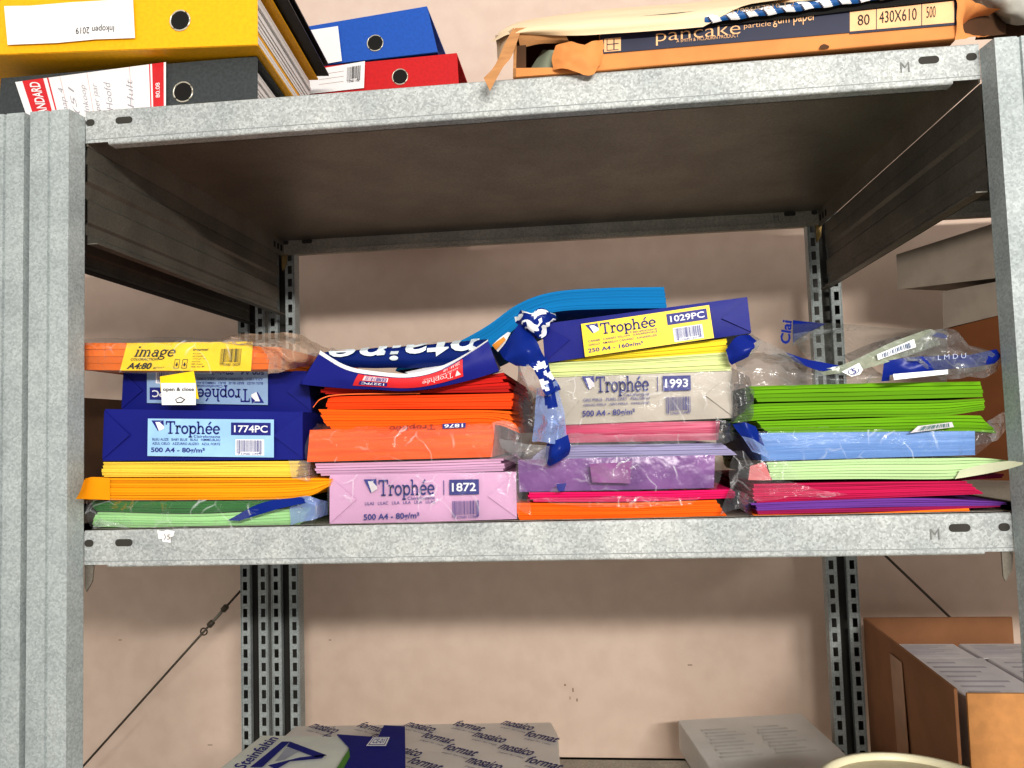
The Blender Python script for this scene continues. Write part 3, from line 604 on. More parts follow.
mb.patch([[(492, 345, .008), (498, 341, .004), (504, 337, .004)], [(496, 350, .006), (501, 345, 0), (506, 340, 0)]], mat('print_orange', (225, 150, 60), .5), 6, 4, .001)
mb.patch([[(516, 364, .0), (532, 362, -.006), (546, 356, .002)], [(526, 382, .0), (542, 378, -.01), (552, 372, .0)], [(534, 398, .0), (550, 394, -.012), (560, 390, -.002)]], ROYAL, 14, 16, .006, 70, mf=lambda u, v: FILM2 if u < .35 else (WHITE if noise.noise(Vector((u*3, v*4, 3))) > .1 else ROYAL))
mb.patch([[(536, 388, .002), (546, 384, -.008), (556, 380, .0)], [(535, 410, .0), (552, 405, -.012), (563, 402, .0)], [(534, 428, .0), (552, 424, -.012), (567, 428, .0)], [(534, 442, .0), (550, 444, -.01), (566, 444, .0)]], FILMB, 14, 16, .006, 45, mf=lambda u, v: ROYAL if (v < .35 and .25 < u < .8 and noise.noise(Vector((u*5, v*6, 1))) > -.1) else FILMB)
mb.patch([[(546, 444, .0), (556, 440, -.01), (568, 434, .0)], [(546, 458, .0), (556, 454, -.012), (570, 446, .0)], [(550, 466, .004), (558, 462, -.006), (568, 454, .004)]], ROYAL, 10, 8, .004, 50)
mb.patch([[(499, 438, -.002), (525, 443, -.012), (550, 446, -.004)], [(503, 448, -.002), (524, 456, -.014), (548, 462, -.004)], [(512, 454, .0), (528, 464, -.01), (546, 467, .0)]], FILM2, 14, 8, .005, 50)
mb.patch([[(514, 352, .03), (522, 372, .02), (530, 390, .01)], [(518, 372, .03), (528, 392, .012), (536, 410, .008)], [(512, 404, .03), (524, 420, .012), (534, 430, .008)], [(506, 436, .03), (516, 444, .012), (526, 448, .01)]], FILMD, 12, 14, .006)
mb.build('film', t)

# ---- stack 4
t = bundle('paper_bundle', 'thin yellow and orange sheets at the bottom of right stack', Y0, [(752, 519), (860, 518), (975, 514.5)], [(750, 515), (860, 513), (975, 508)], 3, lambda f: paper('ochre', (255, 205, 70)) if f < .3 else paper('tang2', (255, 130, 30)), 'bundles between the reams', jx=.006)
t = bundle('paper_bundle', 'violet paper bundle with wine red edge, right stack', Y0+.001, [(757, 514.5), (800, 513.5), (900, 511), (1002, 507)], [(752, 503), (830, 500), (920, 498), (1006, 502)], 6, lambda f: paper('wine', (150, 25, 85)) if f < .2 else paper('violet', (112, 62, 152)), 'bundles between the reams', jx=.003)
t = bundle('paper_bundle', 'crimson paper bundle above the violet one, right stack', Y0+.002, [(756, 503), (860, 499), (985, 494)], [(752, 484), (860, 482), (966, 481)], 9, shades('crimson', (200, 25, 88), 3, .07), 'bundles between the reams', jx=.002)
film_panel(t, 'clear_wrap', [[(735, 450, .01), (745, 452, .002), (752, 470, .004)], [(728, 480, .012), (760, 488, .001), (800, 484, .004)], [(735, 510, .012), (770, 500, .001), (850, 496, .004)]], FILM, .006, 16, 14)
t = bundle('paper_bundle', 'wine red sheets peeking out at the right, under pale green', .05, [(880, 483), (950, 481), (1003, 478)], [(880, 480), (950, 478), (1004, 474)], 2, shades('wine_dark', (150, 20, 70)), 'bundles between the reams', depth=.24)
t = bundle('paper_bundle', 'pale mint green sheets with a corner pointing right past post', Y0, [(772, 480), (860, 479), (950, 479), (985, 473), (1022, 464)], [(767, 462), (860, 459), (940, 458), (985, 458), (1020, 462)], 7, shades('pale_mint', (196, 226, 170), 3, .04), 'bundles between the reams', jx=.001, gap=.06, m=24)
mb = MB(); mb.patch([[(750, 466, Y0-.002), (764, 462, Y0-.003)], [(748, 480, Y0-.002), (772, 480, Y0-.003)]], paper('blush', (205, 120, 122)), 4, 4, .001); mb.build('pink_sheet', t)
mb = MB(); mb.patch([[(960, 470, Y0-.004), (985, 464, -.012), (1008, 461, -.034), (1023, 462.5, -.05)], [(955, 479, Y0-.003), (985, 474, -.012), (1008, 469, -.034), (1023, 464.5, -.05)]], paper('cream_mint', (232, 236, 205)), 16, 4, 0); mb.build('bent_corner', t)
film_panel(t, 'clear_wrap', [[(740, 460, .008), (765, 461, .004), (790, 461, .006)], [(735, 478, .01), (765, 478, .003), (800, 480, .008)]], FILM, .004)
t, q = ream_box('paper_pack', 'light blue paper pack with barcode sticker in right stack', 'paper pack', [(757, 433), (975, 431), (975, 455), (762, 461)], Y0+.001, .297, mat('sky_edge', (98, 142, 204), .45, rgb2=(82, 126, 188), vscale=30, bump=.5, bscale=25, aniso=(.3, 1, 9)), 'paper packs of the right stack', fold=False)
mb = MB(); mb.patch([[(733, 424, .012), (746, 422, .004), (756, 426, .01)], [(742, 436, .008), (754, 440, .001), (764, 446, .01)], [(752, 452, .01), (764, 456, .004), (770, 460, .01)]], FILMB, 10, 8, .005, mf=lambda u, v: ROYAL if v < .45 else FILMB)
mb.patch([[(758, 431, .006), (860, 430, .003), (1000, 430, .008)], [(760, 446, .004), (860, 445, .001), (990, 444, .006)], [(764, 462, .008), (860, 460, .005), (976, 456, .01)]], FILM, 24, 8, .003)
mb.patch([[(974, 430, .02), (992, 418, .03), (1004, 412, .06)], [(974, 446, .02), (994, 440, .03), (1006, 430, .06)]], FILMD, 8, 6, .004)
mb.build('clear_wrap', t)
GREEN = shades('grass', (116, 176, 16), 3, .1)
t = bundle('paper_bundle', 'grass green paper bundle, lowest of the three green ones', Y0+.001, [(768, 433), (860, 432), (960, 431), (998, 433)], [(757, 421), (860, 418), (950, 415), (980, 415)], 5, GREEN, 'bundles between the reams', gap=.1)
mb = MB(); l = pq((918, 426), (952, 422), (954, 427), (910, 433), Y0-.008); l.rect(mb, 0, 0, 1, 1, MATS['logo_grey'], 0); l.bars(mb, .1, .1, .95, .9, mat('ink_teal', (60, 110, 110), .5), None, 18, 3); mb.build('barcode_sticker', t)
t = bundle('paper_bundle', 'grass green paper bundle curling down at its left, middle green', Y0-.001, [(732, 423), (765, 420), (860, 417), (940, 416), (985, 410)], [(752, 404), (770, 403), (860, 401), (940, 400), (985, 398)], 6, GREEN, 'bundles between the reams', gap=.1, m=24)
t = bundle('paper_bundle', 'grass green paper bundle, uppermost, below the clear bag', Y0, [(757, 402), (860, 400), (984, 397)], [(749, 386), (860, 383), (981, 381)], 4, GREEN, 'bundles between the reams', gap=.1)
film_panel(t, 'clear_wrap', [[(735, 382, .012), (745, 384, .004), (754, 390, .01)], [(734, 402, .01), (744, 408, .0), (752, 412, .01)], [(730, 424, .012), (740, 424, .004), (750, 420, .01)]], FILMD, .005, 8, 8)
base = at(860, 380, .02)
t = thing('plastic_bag', 'empty clear plastic wrapper with blue print on the green bundles', 'plastic bag', base)
mb = MB()
BAGF = film('bag_film', (135, 140, 142), .30, .12)
BP = wrap('bag_blue', (20, 42, 132), .25, .5)
mb.patch([[(737, 358, .03), (765, 352, .02), (800, 358, .02), (830, 368, .02), (870, 365, .02)], [(736, 370, .01), (765, 370, .004), (800, 374, .004), (830, 378, .004), (885, 376, .004)], [(738, 386, .012), (765, 386, .006), (800, 385, .006), (840, 384, .006), (890, 382, .008)]], BAGF, 28, 12, .005, 60)
mb.patch([[(793, 320, .10), (830, 323, .10), (880, 327, .10), (945, 330, .11)], [(792, 334, .08), (830, 340, .07), (880, 342, .07), (925, 340, .09)], [(800, 350, .05), (830, 358, .04), (870, 356, .04), (900, 350, .06)], [(826, 372, .03), (838, 371, .02), (860, 366, .02), (880, 360, .03)]], film('flap_film', (150, 155, 150), .16, .12), 24, 14, .003)
mb.patch([[(793, 320, .098), (810, 322, .098), (826, 324, .098)], [(793, 330, .09), (806, 331, .09), (818, 328, .09)], [(793, 343, .08), (799, 339, .08), (806, 334, .08)]], BP, 6, 4, .001)
mb.patch([[(794, 334, .075), (820, 330, .07), (845, 328, .07)], [(792, 346, .07), (812, 338, .065), (832, 332, .065)]], BAGF, 8, 4, .001)
mb.patch([[(843, 355, .06), (875, 342, .06), (900, 337, .06)], [(852, 364, .05), (885, 352, .05), (915, 342, .05)]], FILMD, 10, 5, .002)
mb.patch([[(725, 350, .006), (738, 336, .0), (752, 334, .01)], [(728, 360, .0), (745, 352, -.008), (760, 340, .0)], [(732, 365, .004), (744, 360, -.002), (755, 352, .004)]], BP, 10, 8, .004, 50, mf=lambda u, v: BP if u+v*.3 < .95 else BAGF)
mb.patch([[(757, 338, .02), (775, 346, .01), (795, 357, .008), (812, 366, .006)], [(755, 350, .015), (775, 356, .002), (798, 364, .0), (820, 371, .0)]], BAGF, 14, 4, .003)
mb.patch([[(785, 352, .008), (805, 359, .004), (822, 362, .002), (843, 366, .002)], [(795, 362, .004), (808, 367, -.002), (822, 371, -.002), (832, 369, -.002)]], BP, 10, 4, .001)
OL = film('olive_film', (150, 160, 140), .7, .25)
mb.patch([[(818, 370, .0), (850, 362, -.002), (885, 345, .0), (925, 330, .01), (935, 331, .02)], [(824, 375, .002), (860, 370, -.006), (900, 358, -.004), (925, 350, .004), (940, 345, .02)]], OL, 20, 5, .002)
l = pq((877, 354.5), (914, 339), (916, 347), (878, 360), (-.008)); l.rect(mb, 0, 0, 1, 1, WHITE, 0); l.bars(mb, .08, .15, .95, .95, mat('ink_slate', (80, 100, 130), .5), None, 18, 9, .0003)
mb.patch([[(883, 361, -.004), (915, 357, -.008), (960, 355, -.004), (996, 349, .004)], [(883, 370, -.004), (915, 367, -.01), (960, 363, -.006), (1000, 357, .004)], [(882, 381, .0), (915, 378, -.006), (960, 374, -.002), (985, 370, .008)]], BP, 24, 8, .003, mf=lambda u, v: (BAGF if v > .72 and u > .08 else BP))
l = pq((893, 374), (948, 369.5), (948, 374), (894, 380), -.012); l.rect(mb, 0, 0, 1, 1, WHITE, 0)
mb.patch([[(898, 352, .0), (925, 334, .0), (947, 328, .01), (965, 342, .01), (990, 352, .02)], [(905, 360, -.006), (930, 350, -.01), (950, 345, -.01), (972, 352, -.006), (998, 356, .01)], [(920, 366, -.006), (940, 365, -.012), (960, 366, -.012), (980, 368, -.008), (1000, 364, .01)], [(940, 378, .0), (950, 378, -.006), (965, 378, -.008), (985, 378, -.002), (996, 372, .01)]], BAGF, 26, 18, .008, 55, seed=3)
mb.patch([[(926, 333, .02), (940, 333, .02), (948, 336, .02)], [(932, 336, .01), (940, 338, .01), (946, 339, .01)]], BP, 6, 3, .001)
l = pq((841, 371), (861, 362), (864, 373), (848, 378.5), -.01); l.poly(mb, [(0, .1), (.9, 0), (1, .7), (.75, 1), (.25, .95)], WHITE, 0)
l.text(mb, '5', .42, .25, .62, .75, INK, .02); mb.tube([l.p(.5+.28*math.cos(a/8*6.28), .5+.33*math.sin(a/8*6.28), .0005) for a in range(7)], .0004, INK, 4)
l = pq((780, 321), (791, 321), (790, 345), (780, 345), .078)
V = [(780, 344), (781, 338), (782, 331), (784, 323)]
vs, fs = text_geo('Clai', .03, 0)
A = at(790, 344.5, .075); Bv = at(792, 321, .085)-A; Cv = at(780, 343, .075)-A
mb.add([A+Bv*x+Cv*y for x, y in vs], fs, BP)
vs, fs = text_geo('L M D U', -.01, 0)
lq = pq((938, 355), (966, 353), (966, 358), (938, 360), -.018); mb.add([lq.p(x, 1-y, .0) for x, y in vs], fs, mat('print_grey', (180, 190, 215), .4))
mb.build('film', t)
# torn white sticker on the shelf edge
mb = MB(); l = pq((157, 530), (175, 530), (173, 543), (158, 542), -.0012)
l.poly(mb, [(0, 0), (.3, .1), (.55, 0), (1, .08), (.95, .5), (.8, .55), (.85, 1), (.3, .95), (.25, .7), (.05, .75)], PWHITE, 0)
l.text(mb, '⟩5', .4, .3, .8, .8, GD, 0)
tag(mb.build('torn_sticker', loc=l.c[0]), 'small torn white sticker on the middle shelf edge, far left', 'sticker')

# ================================================================== TOP SHELF
def binder(label, corners, Y, depth, back, m, group, holeuv, holer, lab=None, spine_t=.003, papers=True, inner=None):
    tl, tr, br, bl = [at(*c, Y) for c in corners]
    t = thing('ring_binder', label, 'binder', ((bl+br)/2), group)
    bv = Vector((back[0], back[1], 0)).normalized()*depth; q = Q(tl, tr, br, bl)
    mb = MB(); n = q.n; k = .0028/((tl-bl).length)
    mb.prism([q.p(.004, .02, 0), q.p(.996, .02, 0), q.p(.996, .98, 0), q.p(.004, .98, 0)], -n*.0025, m)
    mb.build('spine', t, bevel=.0012)
    for nm, v in (('top', 0), ('bottom', 1)):
        mb = MB(); v1 = v+(k if v == 0 else -k)
        a = [q.p(0, v, -.001), q.p(1, v, -.001), q.p(1, v1, -.001), q.p(0, v1, -.001)]
        mb.hexa(a+[p+bv for p in a], m); mb.build('cover', t, bevel=.001)
    if papers:
        mb = MB(); r = random.Random(3); N_ = 13
        for i in range(N_):
            v0 = .1+.8*i/N_; v1 = v0+.8/N_*.72; e = r.uniform(-.006, .006)
            a = [q.p(.05, v0, -.02-r.uniform(0, .01)), q.p(.972+e, v0, -.02), q.p(.972+e, v1, -.02), q.p(.05, v1, -.02)]
            mb.hexa(a+[p+bv*.9 for p in a], PWHITE if i != 9 else (inner or PWHITE))
        mb.build('papers', t)
    mb = MB(); c = q.p(*holeuv, .0006); ux = (tr-tl).normalized(); uz = ux.cross(n).normalized()
    ring = [c+(ux*math.cos(a*math.pi/12)+uz*math.sin(a*math.pi/12))*holer for a in range(25)]
    mb.tube(ring, .0011, mat('hole_rim', (215, 210, 195), .3, metal=.5), 6)
    mb.add([p+n*.0001 for p in ring[:24]], [tuple(range(24))], DK); mb.build('finger_hole', t)
    return t, q
YB = mat('binder_yellow', (246, 184, 12), .45, var=.04, vscale=200, bump=.15, bscale=300, bdist=.0004)
GB = mat('binder_grey', (66, 72, 74), .6, var=.12, vscale=250, bump=.15, bscale=300, bdist=.0004)
BB = mat('binder_black', (22, 21, 22), .5); BLB = mat('binder_blue', (30, 92, 186), .45, var=.05, vscale=200); RB = mat('binder_red', (205, 24, 30), .45, var=.05, vscale=200)
g = 'ring binders lying on the top shelf'
bk = (-.09, 1)
t, q = binder('dark grey ring binder lying at far left, lowest of its pile', [(1, 78), (257, 56), (257, 112), (-4, 136)], .055, .285, bk, GB, g, (.722, .53), .0125)
mb = MB(); l = pq((15, 82), (166, 62), (166, 112), (30, 126), .052); l.rect(mb, 0, 0, 1, 1, PWHITE, 0)
l.rect(mb, .05, 0, .19, 1, RED, .0003); l.rect(mb, .215, 0, .225, 1, RED, .0003); l.rect(mb, .91, 0, .985, 1, RED, .0003); l.rect(mb, .89, 0, .897, 1, RED, .0003)
vs, fs = text_geo('LEITZ', .02, .2)
vs, fs = text_geo('STANDARD', .02, .2)
mb.add([l.p(.09+.07*(1-y)*1, .95-.9*x if False else .06+.9*(1-x), .0007) for x, y in vs], fs, PWHITE)
vs2, fs2 = text_geo('80.08', .01, 0); mb.add([l.p(.93+.03*(1-y), .4+.3*(1-x), .0007) for x, y in vs2], fs2, PWHITE)
PEN = mat('pencil', (168, 166, 174), .8)
for k, u in enumerate((.30, .48, .76)): l.rect(mb, u, 0, u+.003, 1, mat('line_pink', (215, 180, 180), .8), .0003)
for k, (u, s_) in enumerate(((.27, 'map 4'), (.34, '(51'), (.42, 'Inkoop'), (.50, 'per jaar'), (.58, 'Hoofd'), (.73, 'Hult'))):
    vs2, fs2 = text_geo(s_, -.01, .3); mb.add([l.p(u+.045*(1-y), .25+.6*(1-x), .0006) for x, y in vs2], fs2, PEN)
mb.build('spine_label', t)
t, q = binder('bright yellow ring binder with white label reading Inkopen 2019', [(-62, -16), (257, -28), (257.5, 45), (-62, 57)], .03, .285, bk, YB, g, (.767, .63), .0125, inner=YB)
mb = MB(); l = pq((4, 6), (137, 0), (135, 38), (5, 45), .027); l.poly(mb, [(0, 0), (.2, .02), (.5, -.02), (.97, -.04), (1, 1), (.7, .98), (.4, 1.02), (.02, 1.0)], PWHITE, 0)
vs, fs = text_geo('Inkopen 2019', -.005, 0); mb.add([l.p(.84-.29*x, .60+.22*y, .0006) for x, y in vs], fs, BLACK); mb.build('spine_label', t)
bp_ = [at(x, y, .03) for x, y in ((-50, -36), (270, -48), (271, -31), (-50, -19))]; bv_ = Vector((bk[0], 1, 0)).normalized()*.285
t = thing('document_folder', 'flat black folder lying on the yellow ring binder', 'folder', bp_[3])
for nm, f0, f1, dx in (('cover', 0, .16, 0), ('cover', .84, 1, 0), ('papers', .2, .8, -.006)):
    mb = MB(); q_ = [bp_[0].lerp(bp_[3], f0), bp_[1].lerp(bp_[2], f0), bp_[1].lerp(bp_[2], f1), bp_[0].lerp(bp_[3], f1)]
    for i_ in (1, 2): q_[i_] = q_[i_]+Vector((dx, 0, 0))
    mb.hexa(q_+[p+bv_ for p in q_], BB); mb.build(nm, t, bevel=.0005)
# hidden carton carrying the two rear binders
t0 = at(258, 106, .40); t1 = at(455, 90, .40)
mb = MB(); mb.hexa([(t0.x+.01, .405, H+.001), (t1.x-.01, .405, H+.001), t1+Vector((-.01, .005, -.004)), t0+Vector((.01, .005, -.004)), (t0.x+.01, .59, H+.001), (t1.x-.01, .59, H+.001), t1+Vector((-.01, .19, -.004)), t0+Vector((.01, .19, -.004))], CARDG)
tag(mb.build('storage_box', loc=(t0.x, .4, H), bevel=.001), 'grey cardboard box underneath the red and blue ring binders', 'box')
t, q = binder('narrow red ring binder under the blue one, top shelf', [(255, 73), (457, 53), (459, 88), (255, 106)], .40, .285, (0, 1), RB, g, (.72, .53), .013, papers=False)
mb = MB(); l = pq((300, 72), (365, 61), (364, 88), (300, 95), .397); l.rect(mb, 0, 0, 1, 1, PWHITE, 0); l.bars(mb, .72, .1, .95, .75, BLACK, None, 14, 2)
for k in range(3): l.rect(mb, .3, .25+.2*k, .68, .262+.2*k, MARK)
mb.build('spine_label', t)
t, q = binder('royal blue ring binder on top of the red one', [(228, 40), (427, 6), (438, 52), (228, 76)], .40, .285, (0, 1), BLB, g, (.72, .64), .0135, papers=False)
mb = MB(); l = pq((290, 33), (338, 26), (342, 61), (296, 69), .397); l.rect(mb, 0, 0, 1, 1, PWHITE, 0)
vs2, fs2 = text_geo('1000', 0, 0); mb.add([l.p(.25+.2*(1-y), .25+.5*(1-x), .0006) for x, y in vs2], fs2, BLACK); mb.build('spine_label', t)

# ---- long orange carton "pancake"
YC = -.002
def P(px, py, Y=YC): return at(px, py, Y)
base = P(740, 58); base.z = H
t = thing('paper_carton', 'long orange brown carton with dark blue printed label, torn ends', 'box', base)
mb = MB()
fr = [(598, 72), (958, 38), (958, -2), (600, 20)]
pts = [P(*c) for c in fr]; dv = Vector((0, .42, 0))
mb.hexa([pts[0], pts[1], pts[2], pts[3]]+[p+dv for p in pts], CARDO)
mb.build('carton_body', t, bevel=.0015)
mb = MB()   # printed panel
l = Q(P(600, 38, YC-.001), P(951, 1, YC-.001), P(951, 24, YC-.001), P(600, 54, YC-.001))
NV = mat('label_dark_navy', (38, 42, 68), .5); PEACH = mat('label_peach', (240, 190, 140), .5)
l.poly(mb, [(0, -.45), (.72, -.25), (.72, 1), (0, 1)], NV, .0002)
l.rect(mb, .72, -.02, 1.02, 1.06, NV, .0002); l.rect(mb, .72, .02, 1.008, .96, PEACH, .0006)
for u in (.793, .918): l.rect(mb, u, .02, u+.002, .96, NV, .0008)
l.text(mb, '80', .742, .22, .775, .72, BLACK, 0, off=.001); l.text(mb, '430X610', .802, .16, .905, .7, BLACK, 0, off=.001); l.text(mb, '500', .932, .16, .957, .66, BLACK, -.005, off=.001)
l.rect(mb, .012, .1, .062, .92, PEACH, .0006)
for (a, b, c, d) in ((.02, .45, .055, .5), (.04, .15, .043, .85), (.02, .15, .022, .85), (.02, .82, .055, .86)): l.rect(mb, a, b, c, d, NV, .0009)
l.text(mb, 'pancake', .165, -.12, .41, .82, PEACH, -.008, off=.001)
l.text(mb, 'particle', .42, .06, .497, .4, PEACH, -.005, off=.001); l.text(mb, 'gum paper', .503, -.1, .625, .42, PEACH, .005, off=.001)
l.text(mb, 'A SMITH & MCLAURIN PRODUCT', .225, .56, .405, .75, PEACH, -.003, off=.001)
mb.build('printed_label', t)
mb = MB()   # open left end: walls of the sleeve, dark plates paint the shade inside
a, b, c, d = P(513, 79), P(600, 72), P(598, 38), P(514, 46)
mb.hexa([P(513, 78), P(600, 71), P(600, 67), P(513, 68), P(513, 78)+dv*.5, P(600, 71)+dv*.5, P(600, 67)+dv*.5, P(513, 68)+dv*.5], CARDO)
mb.hexa([P(514, 34), P(600, 27), P(600, 24), P(515, 28), P(514, 34, .2), P(600, 27, .2), P(600, 24, .2), P(515, 28, .2)], CARD)
mb.hexa([P(513, 78, .12), P(602, 71, .12), P(602, 27, .12), P(514, 34, .12), P(513, 78, .125), P(602, 71, .125), P(602, 27, .125), P(514, 34, .125)], CARDD)
mb.hexa([P(513, 78), P(516, 78), P(517, 30), P(514, 30), P(513, 78, .12), P(516, 78, .12), P(517, 30, .12), P(514, 30, .12)], CARD)
mb.prism([P(514, 46, 0.001), P(526, 45, .001), P(526, 68, .001), P(514, 74, .001)], (0, .002, 0), CARDD)
mb.patch([[(516, 29, -.003), (545, 27, -.006), (565, 31, -.006)], [(518, 38, -.001), (545, 38, -.002), (568, 40, -.004)], [(520, 47, .004), (545, 44, .004), (572, 43, .002)]], CARD, 10, 6, .002)
mb.build('open_end', t)
mb = MB(); mb.patch([[(513, 28, .0), (520, 33, -.006)], [(503, 48, -.012), (512, 56, -.016)], [(495, 66, -.02), (503, 68, -.022)], [(484, 78, -.026), (490, 91, -.028)]], CARD, 5, 14, .001)
mb.patch([[(495, 36, .05), (512, 30, .0)], [(497, 52, .04), (505, 50, -.01)], [(500, 75, .03), (498, 66, -.018)]], mat('card_pale', (205, 180, 150), .8), 5, 8, .003); mb.build('end_flap', t)
mb = MB(); mb.patch([[(556, 46, -.002), (570, 42, -.006), (586, 45, -.006), (602, 40, -.003)], [(552, 58, -.004), (570, 57, -.012), (588, 58, -.012), (603, 54, -.003)], [(553, 70, -.004), (566, 69, -.012), (590, 75, -.012), (600, 66, -.004)]], CARDO, 14, 10, .004, 60); mb.build('torn_flap', t)
mb = MB(); mb.patch([[(543, 50, .03), (552, 50, .01), (562, 50, .01)], [(536, 60, .03), (548, 58, .01), (560, 58, .01)], [(531, 68, .03), (545, 68, .01), (558, 68, .01)]], paper('sage', (150, 158, 138)), 8, 6, .001); mb.build('inner_paper', t)
mb = MB(); mb.patch([[(952, -6, -.004), (968, -2, .0), (985, 6, .02), (1000, 10, .04)], [(957, 10, -.006), (965, 14, -.002), (962, 22, .02), (975, 22, .06)], [(956, 28, -.005), (963, 30, 0), (960, 34, .02), (972, 34, .06)], [(955, 40, -.004), (968, 38, 0), (980, 37, .02), (992, 36, .04)]], CARDO, 14, 14, .004, 50)
mb.patch([[(962, 8, .03), (985, 8, .05), (1006, 14, .08)], [(962, 36, .03), (985, 36, .05), (1006, 34, .08)]], CARDD, 6, 4, .002); mb.build('torn_flap', t)  # dark sheet paints the shade of the hole in the torn end
mb = MB(); mb.patch([[(820, 46, YC-.0015), (824, 44, YC-.0015), (829, 46, YC-.0015)], [(819, 49, YC-.0015), (824, 49, YC-.0015), (829, 48, YC-.0015)]], CARDD, 4, 3, .0003); mb.build('dark_patch', t)  # small dark brown patch on the carton front
# cream sheet over the carton
base = P(600, 15, .0)
CREAM = mat('kraft_cream', (232, 210, 176), .8, var=.04, vscale=14, bump=.3, bscale=18)
mb = MB(); mb.patch([[(492, 40, .12), (520, 22, .25), (600, 10, .3), (700, 2, .3), (790, -8, .3)], [(493, 42, .03), (514, 27, .05), (600, 16, .05), (700, 8, .05), (790, -2, .05)], [(505, 36, .0), (540, 27, -.008), (610, 22, -.012), (680, 15, -.012), (745, 6, -.01)], [(512, 34, .002), (570, 36, -.010), (620, 33.5, -.014), (665, 30, -.014), (703, 27, -.014)]], CREAM, 40, 16, .0016, 12)
tag(mb.build('wrapping_sheet', loc=base), 'cream wrapping paper sheet draped over the left of the carton', 'paper')
# striped wrapped package
base = P(820, 0, .0)
t = thing('wrapped_package', 'package with blue and white striped edge on the orange carton', 'package', base)
TEAL = mat('stripe_blue', (22, 88, 150), .5)
mb = MB()
def strp(u, v):
    a = Vector(P(704, 20.5, -.012)); b = Vector(P(985, -18, -.008)); p = a.lerp(b, u); an = math.radians(-70+160*v); r = .0048+.0008*math.sin(u*60)
    return p+Vector((0, -math.cos(an)*r, math.sin(an)*r))
def smf(u, v):
    k = (u*15+v*.55) % 1; return TEAL if k < .36 else (NV if k < .46 and v < .5 else WHITE)
mb.grid(strp, 240, 8, WHITE, mf=smf)
mb.build('striped_edge', t)
mb = MB(); mb.patch([[(706, 19, -.012), (800, 7, -.012), (900, -7, -.012), (985, -18, -.008)], [(712, 12, .02), (800, 2, .02), (900, -12, .02), (985, -24, .02)], [(712, 0, .3), (800, -10, .3), (900, -20, .3), (985, -34, .3)]], CREAM, 30, 8, .002, 20)
l = pq((732, 9.5), (794, 1.5), (795, 8), (733, 16), (-.016)); l.text(mb, '17806/57210 1 2', 0, .05, 1, .7, mat('ink_faded', (170, 140, 110), .7), -.005)
mb.build('wrapping', t)
mb = MB(); mb.patch([[(600, 20, YC), (750, 6, YC), (900, -8, YC), (985, -12, YC)], [(600, 27, YC-.004), (704, 27, YC-.004), (850, 11, YC-.004), (958, -1, YC-.004)]], DK, 20, 3, .001); mb.build('gap_shade', t)  # near-black sheet painting the shade in the gap below the package
# grey plastic bag top right
base = at(1000, 25, .12); base.z = H
t = thing('plastic_bag', 'cloudy grey plastic bag at the top right corner', 'plastic bag', base)
mb = MB(); mb.patch([[(930, -40, .2), (975, -50, .12), (1030, -60, .1), (1080, -40, .2)], [(940, -10, .16), (985, -10, .06), (1030, -14, .05), (1080, -10, .2)], [(955, 4, .14), (990, 8, .06), (1030, 12, .05), (1080, 12, .2)], [(990, 14, .14), (1005, 22, .08), (1035, 28, .08), (1080, 32, .2)]], mat('cloudy_plastic', (188, 186, 178), .3, var=.08, vscale=20, bump=.6, bscale=25), 24, 18, .008, 30)
mb.build('film', t)
mb = MB(); mb.hexa([at(975, 40, .1), at(1080, 34, .1), at(1080, 12, .1), at(985, 10, .1), at(975, 40, .4), at(1080, 34, .4), at(1080, 12, .4), at(985, 10, .4)], CARDD); mb.build('shadow_block', t)  # dark block added in place of the shadow at the bag

# ================================================================== NEIGHBOUR BAY BOXES
def prism_box(label, poly, Y, depth, m, lift=None, cat='box', name='cardboard_box', back=(0, 1), extra=None):
    p = [at(*c, Y) for c in poly]; mb = MB(); mb.prism(p, Vector((back[0], back[1], 0))*depth, m)
    if extra: extra(mb)
    zz = min(v.z for v in p); return tag(mb.build(name, loc=(p[0].x, Y, zz), bevel=.001), label, cat)
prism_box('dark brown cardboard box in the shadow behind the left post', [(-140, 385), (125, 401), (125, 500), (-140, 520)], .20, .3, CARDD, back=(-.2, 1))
CS = mat('cardboard_sienna', (118, 70, 36), .85, var=.06, vscale=18)
def side_box(label, pts, Ys, m, vec=(.22, .10)):
    p = [at(x, y, Y) for (x, y), Y in zip(pts, Ys)]; mb = MB(); mb.prism(p, (vec[0], vec[1], 0), m)
    return tag(mb.build('cardboard_box', loc=p[3], bevel=.001), label, 'box')
side_box('large reddish brown cardboard box behind the right post', [(948, 329), (1075, 296), (1085, 560), (950, 516)], (.50, .36, .36, .50), CS)
side_box('small taupe cardboard box on the large brown box', [(943, 292), (1075, 268), (1075, 296), (944, 328)], (.50, .36, .36, .50), CARDG)
side_box('long flat taupe cardboard box, topmost behind the right post', [(897, 255), (1075, 198), (1075, 268), (898, 289)], (.55, .36, .36, .55), CARDG)

# ================================================================== LOWER SHELF
LZ = LOW
def top_box(name, label, cat, tops, Z, m, extra=None, group=None):
    p = [az(*c, Z) for c in tops]; mb = MB(); low = [Vector((v.x, v.y, LZ+.001)) for v in p]
    n = len(p); mb.add(p+low, [tuple(range(n)), tuple(range(2*n-1, n-1, -1))]+[(i, i+n, (i+1) % n+n, (i+1) % n) for i in range(n)], m)
    c = sum(low, Vector())/n; t = thing(name, label, cat, c, group); mb.build('body', t, bevel=.002)
    if extra: extra(t, p)
    return t
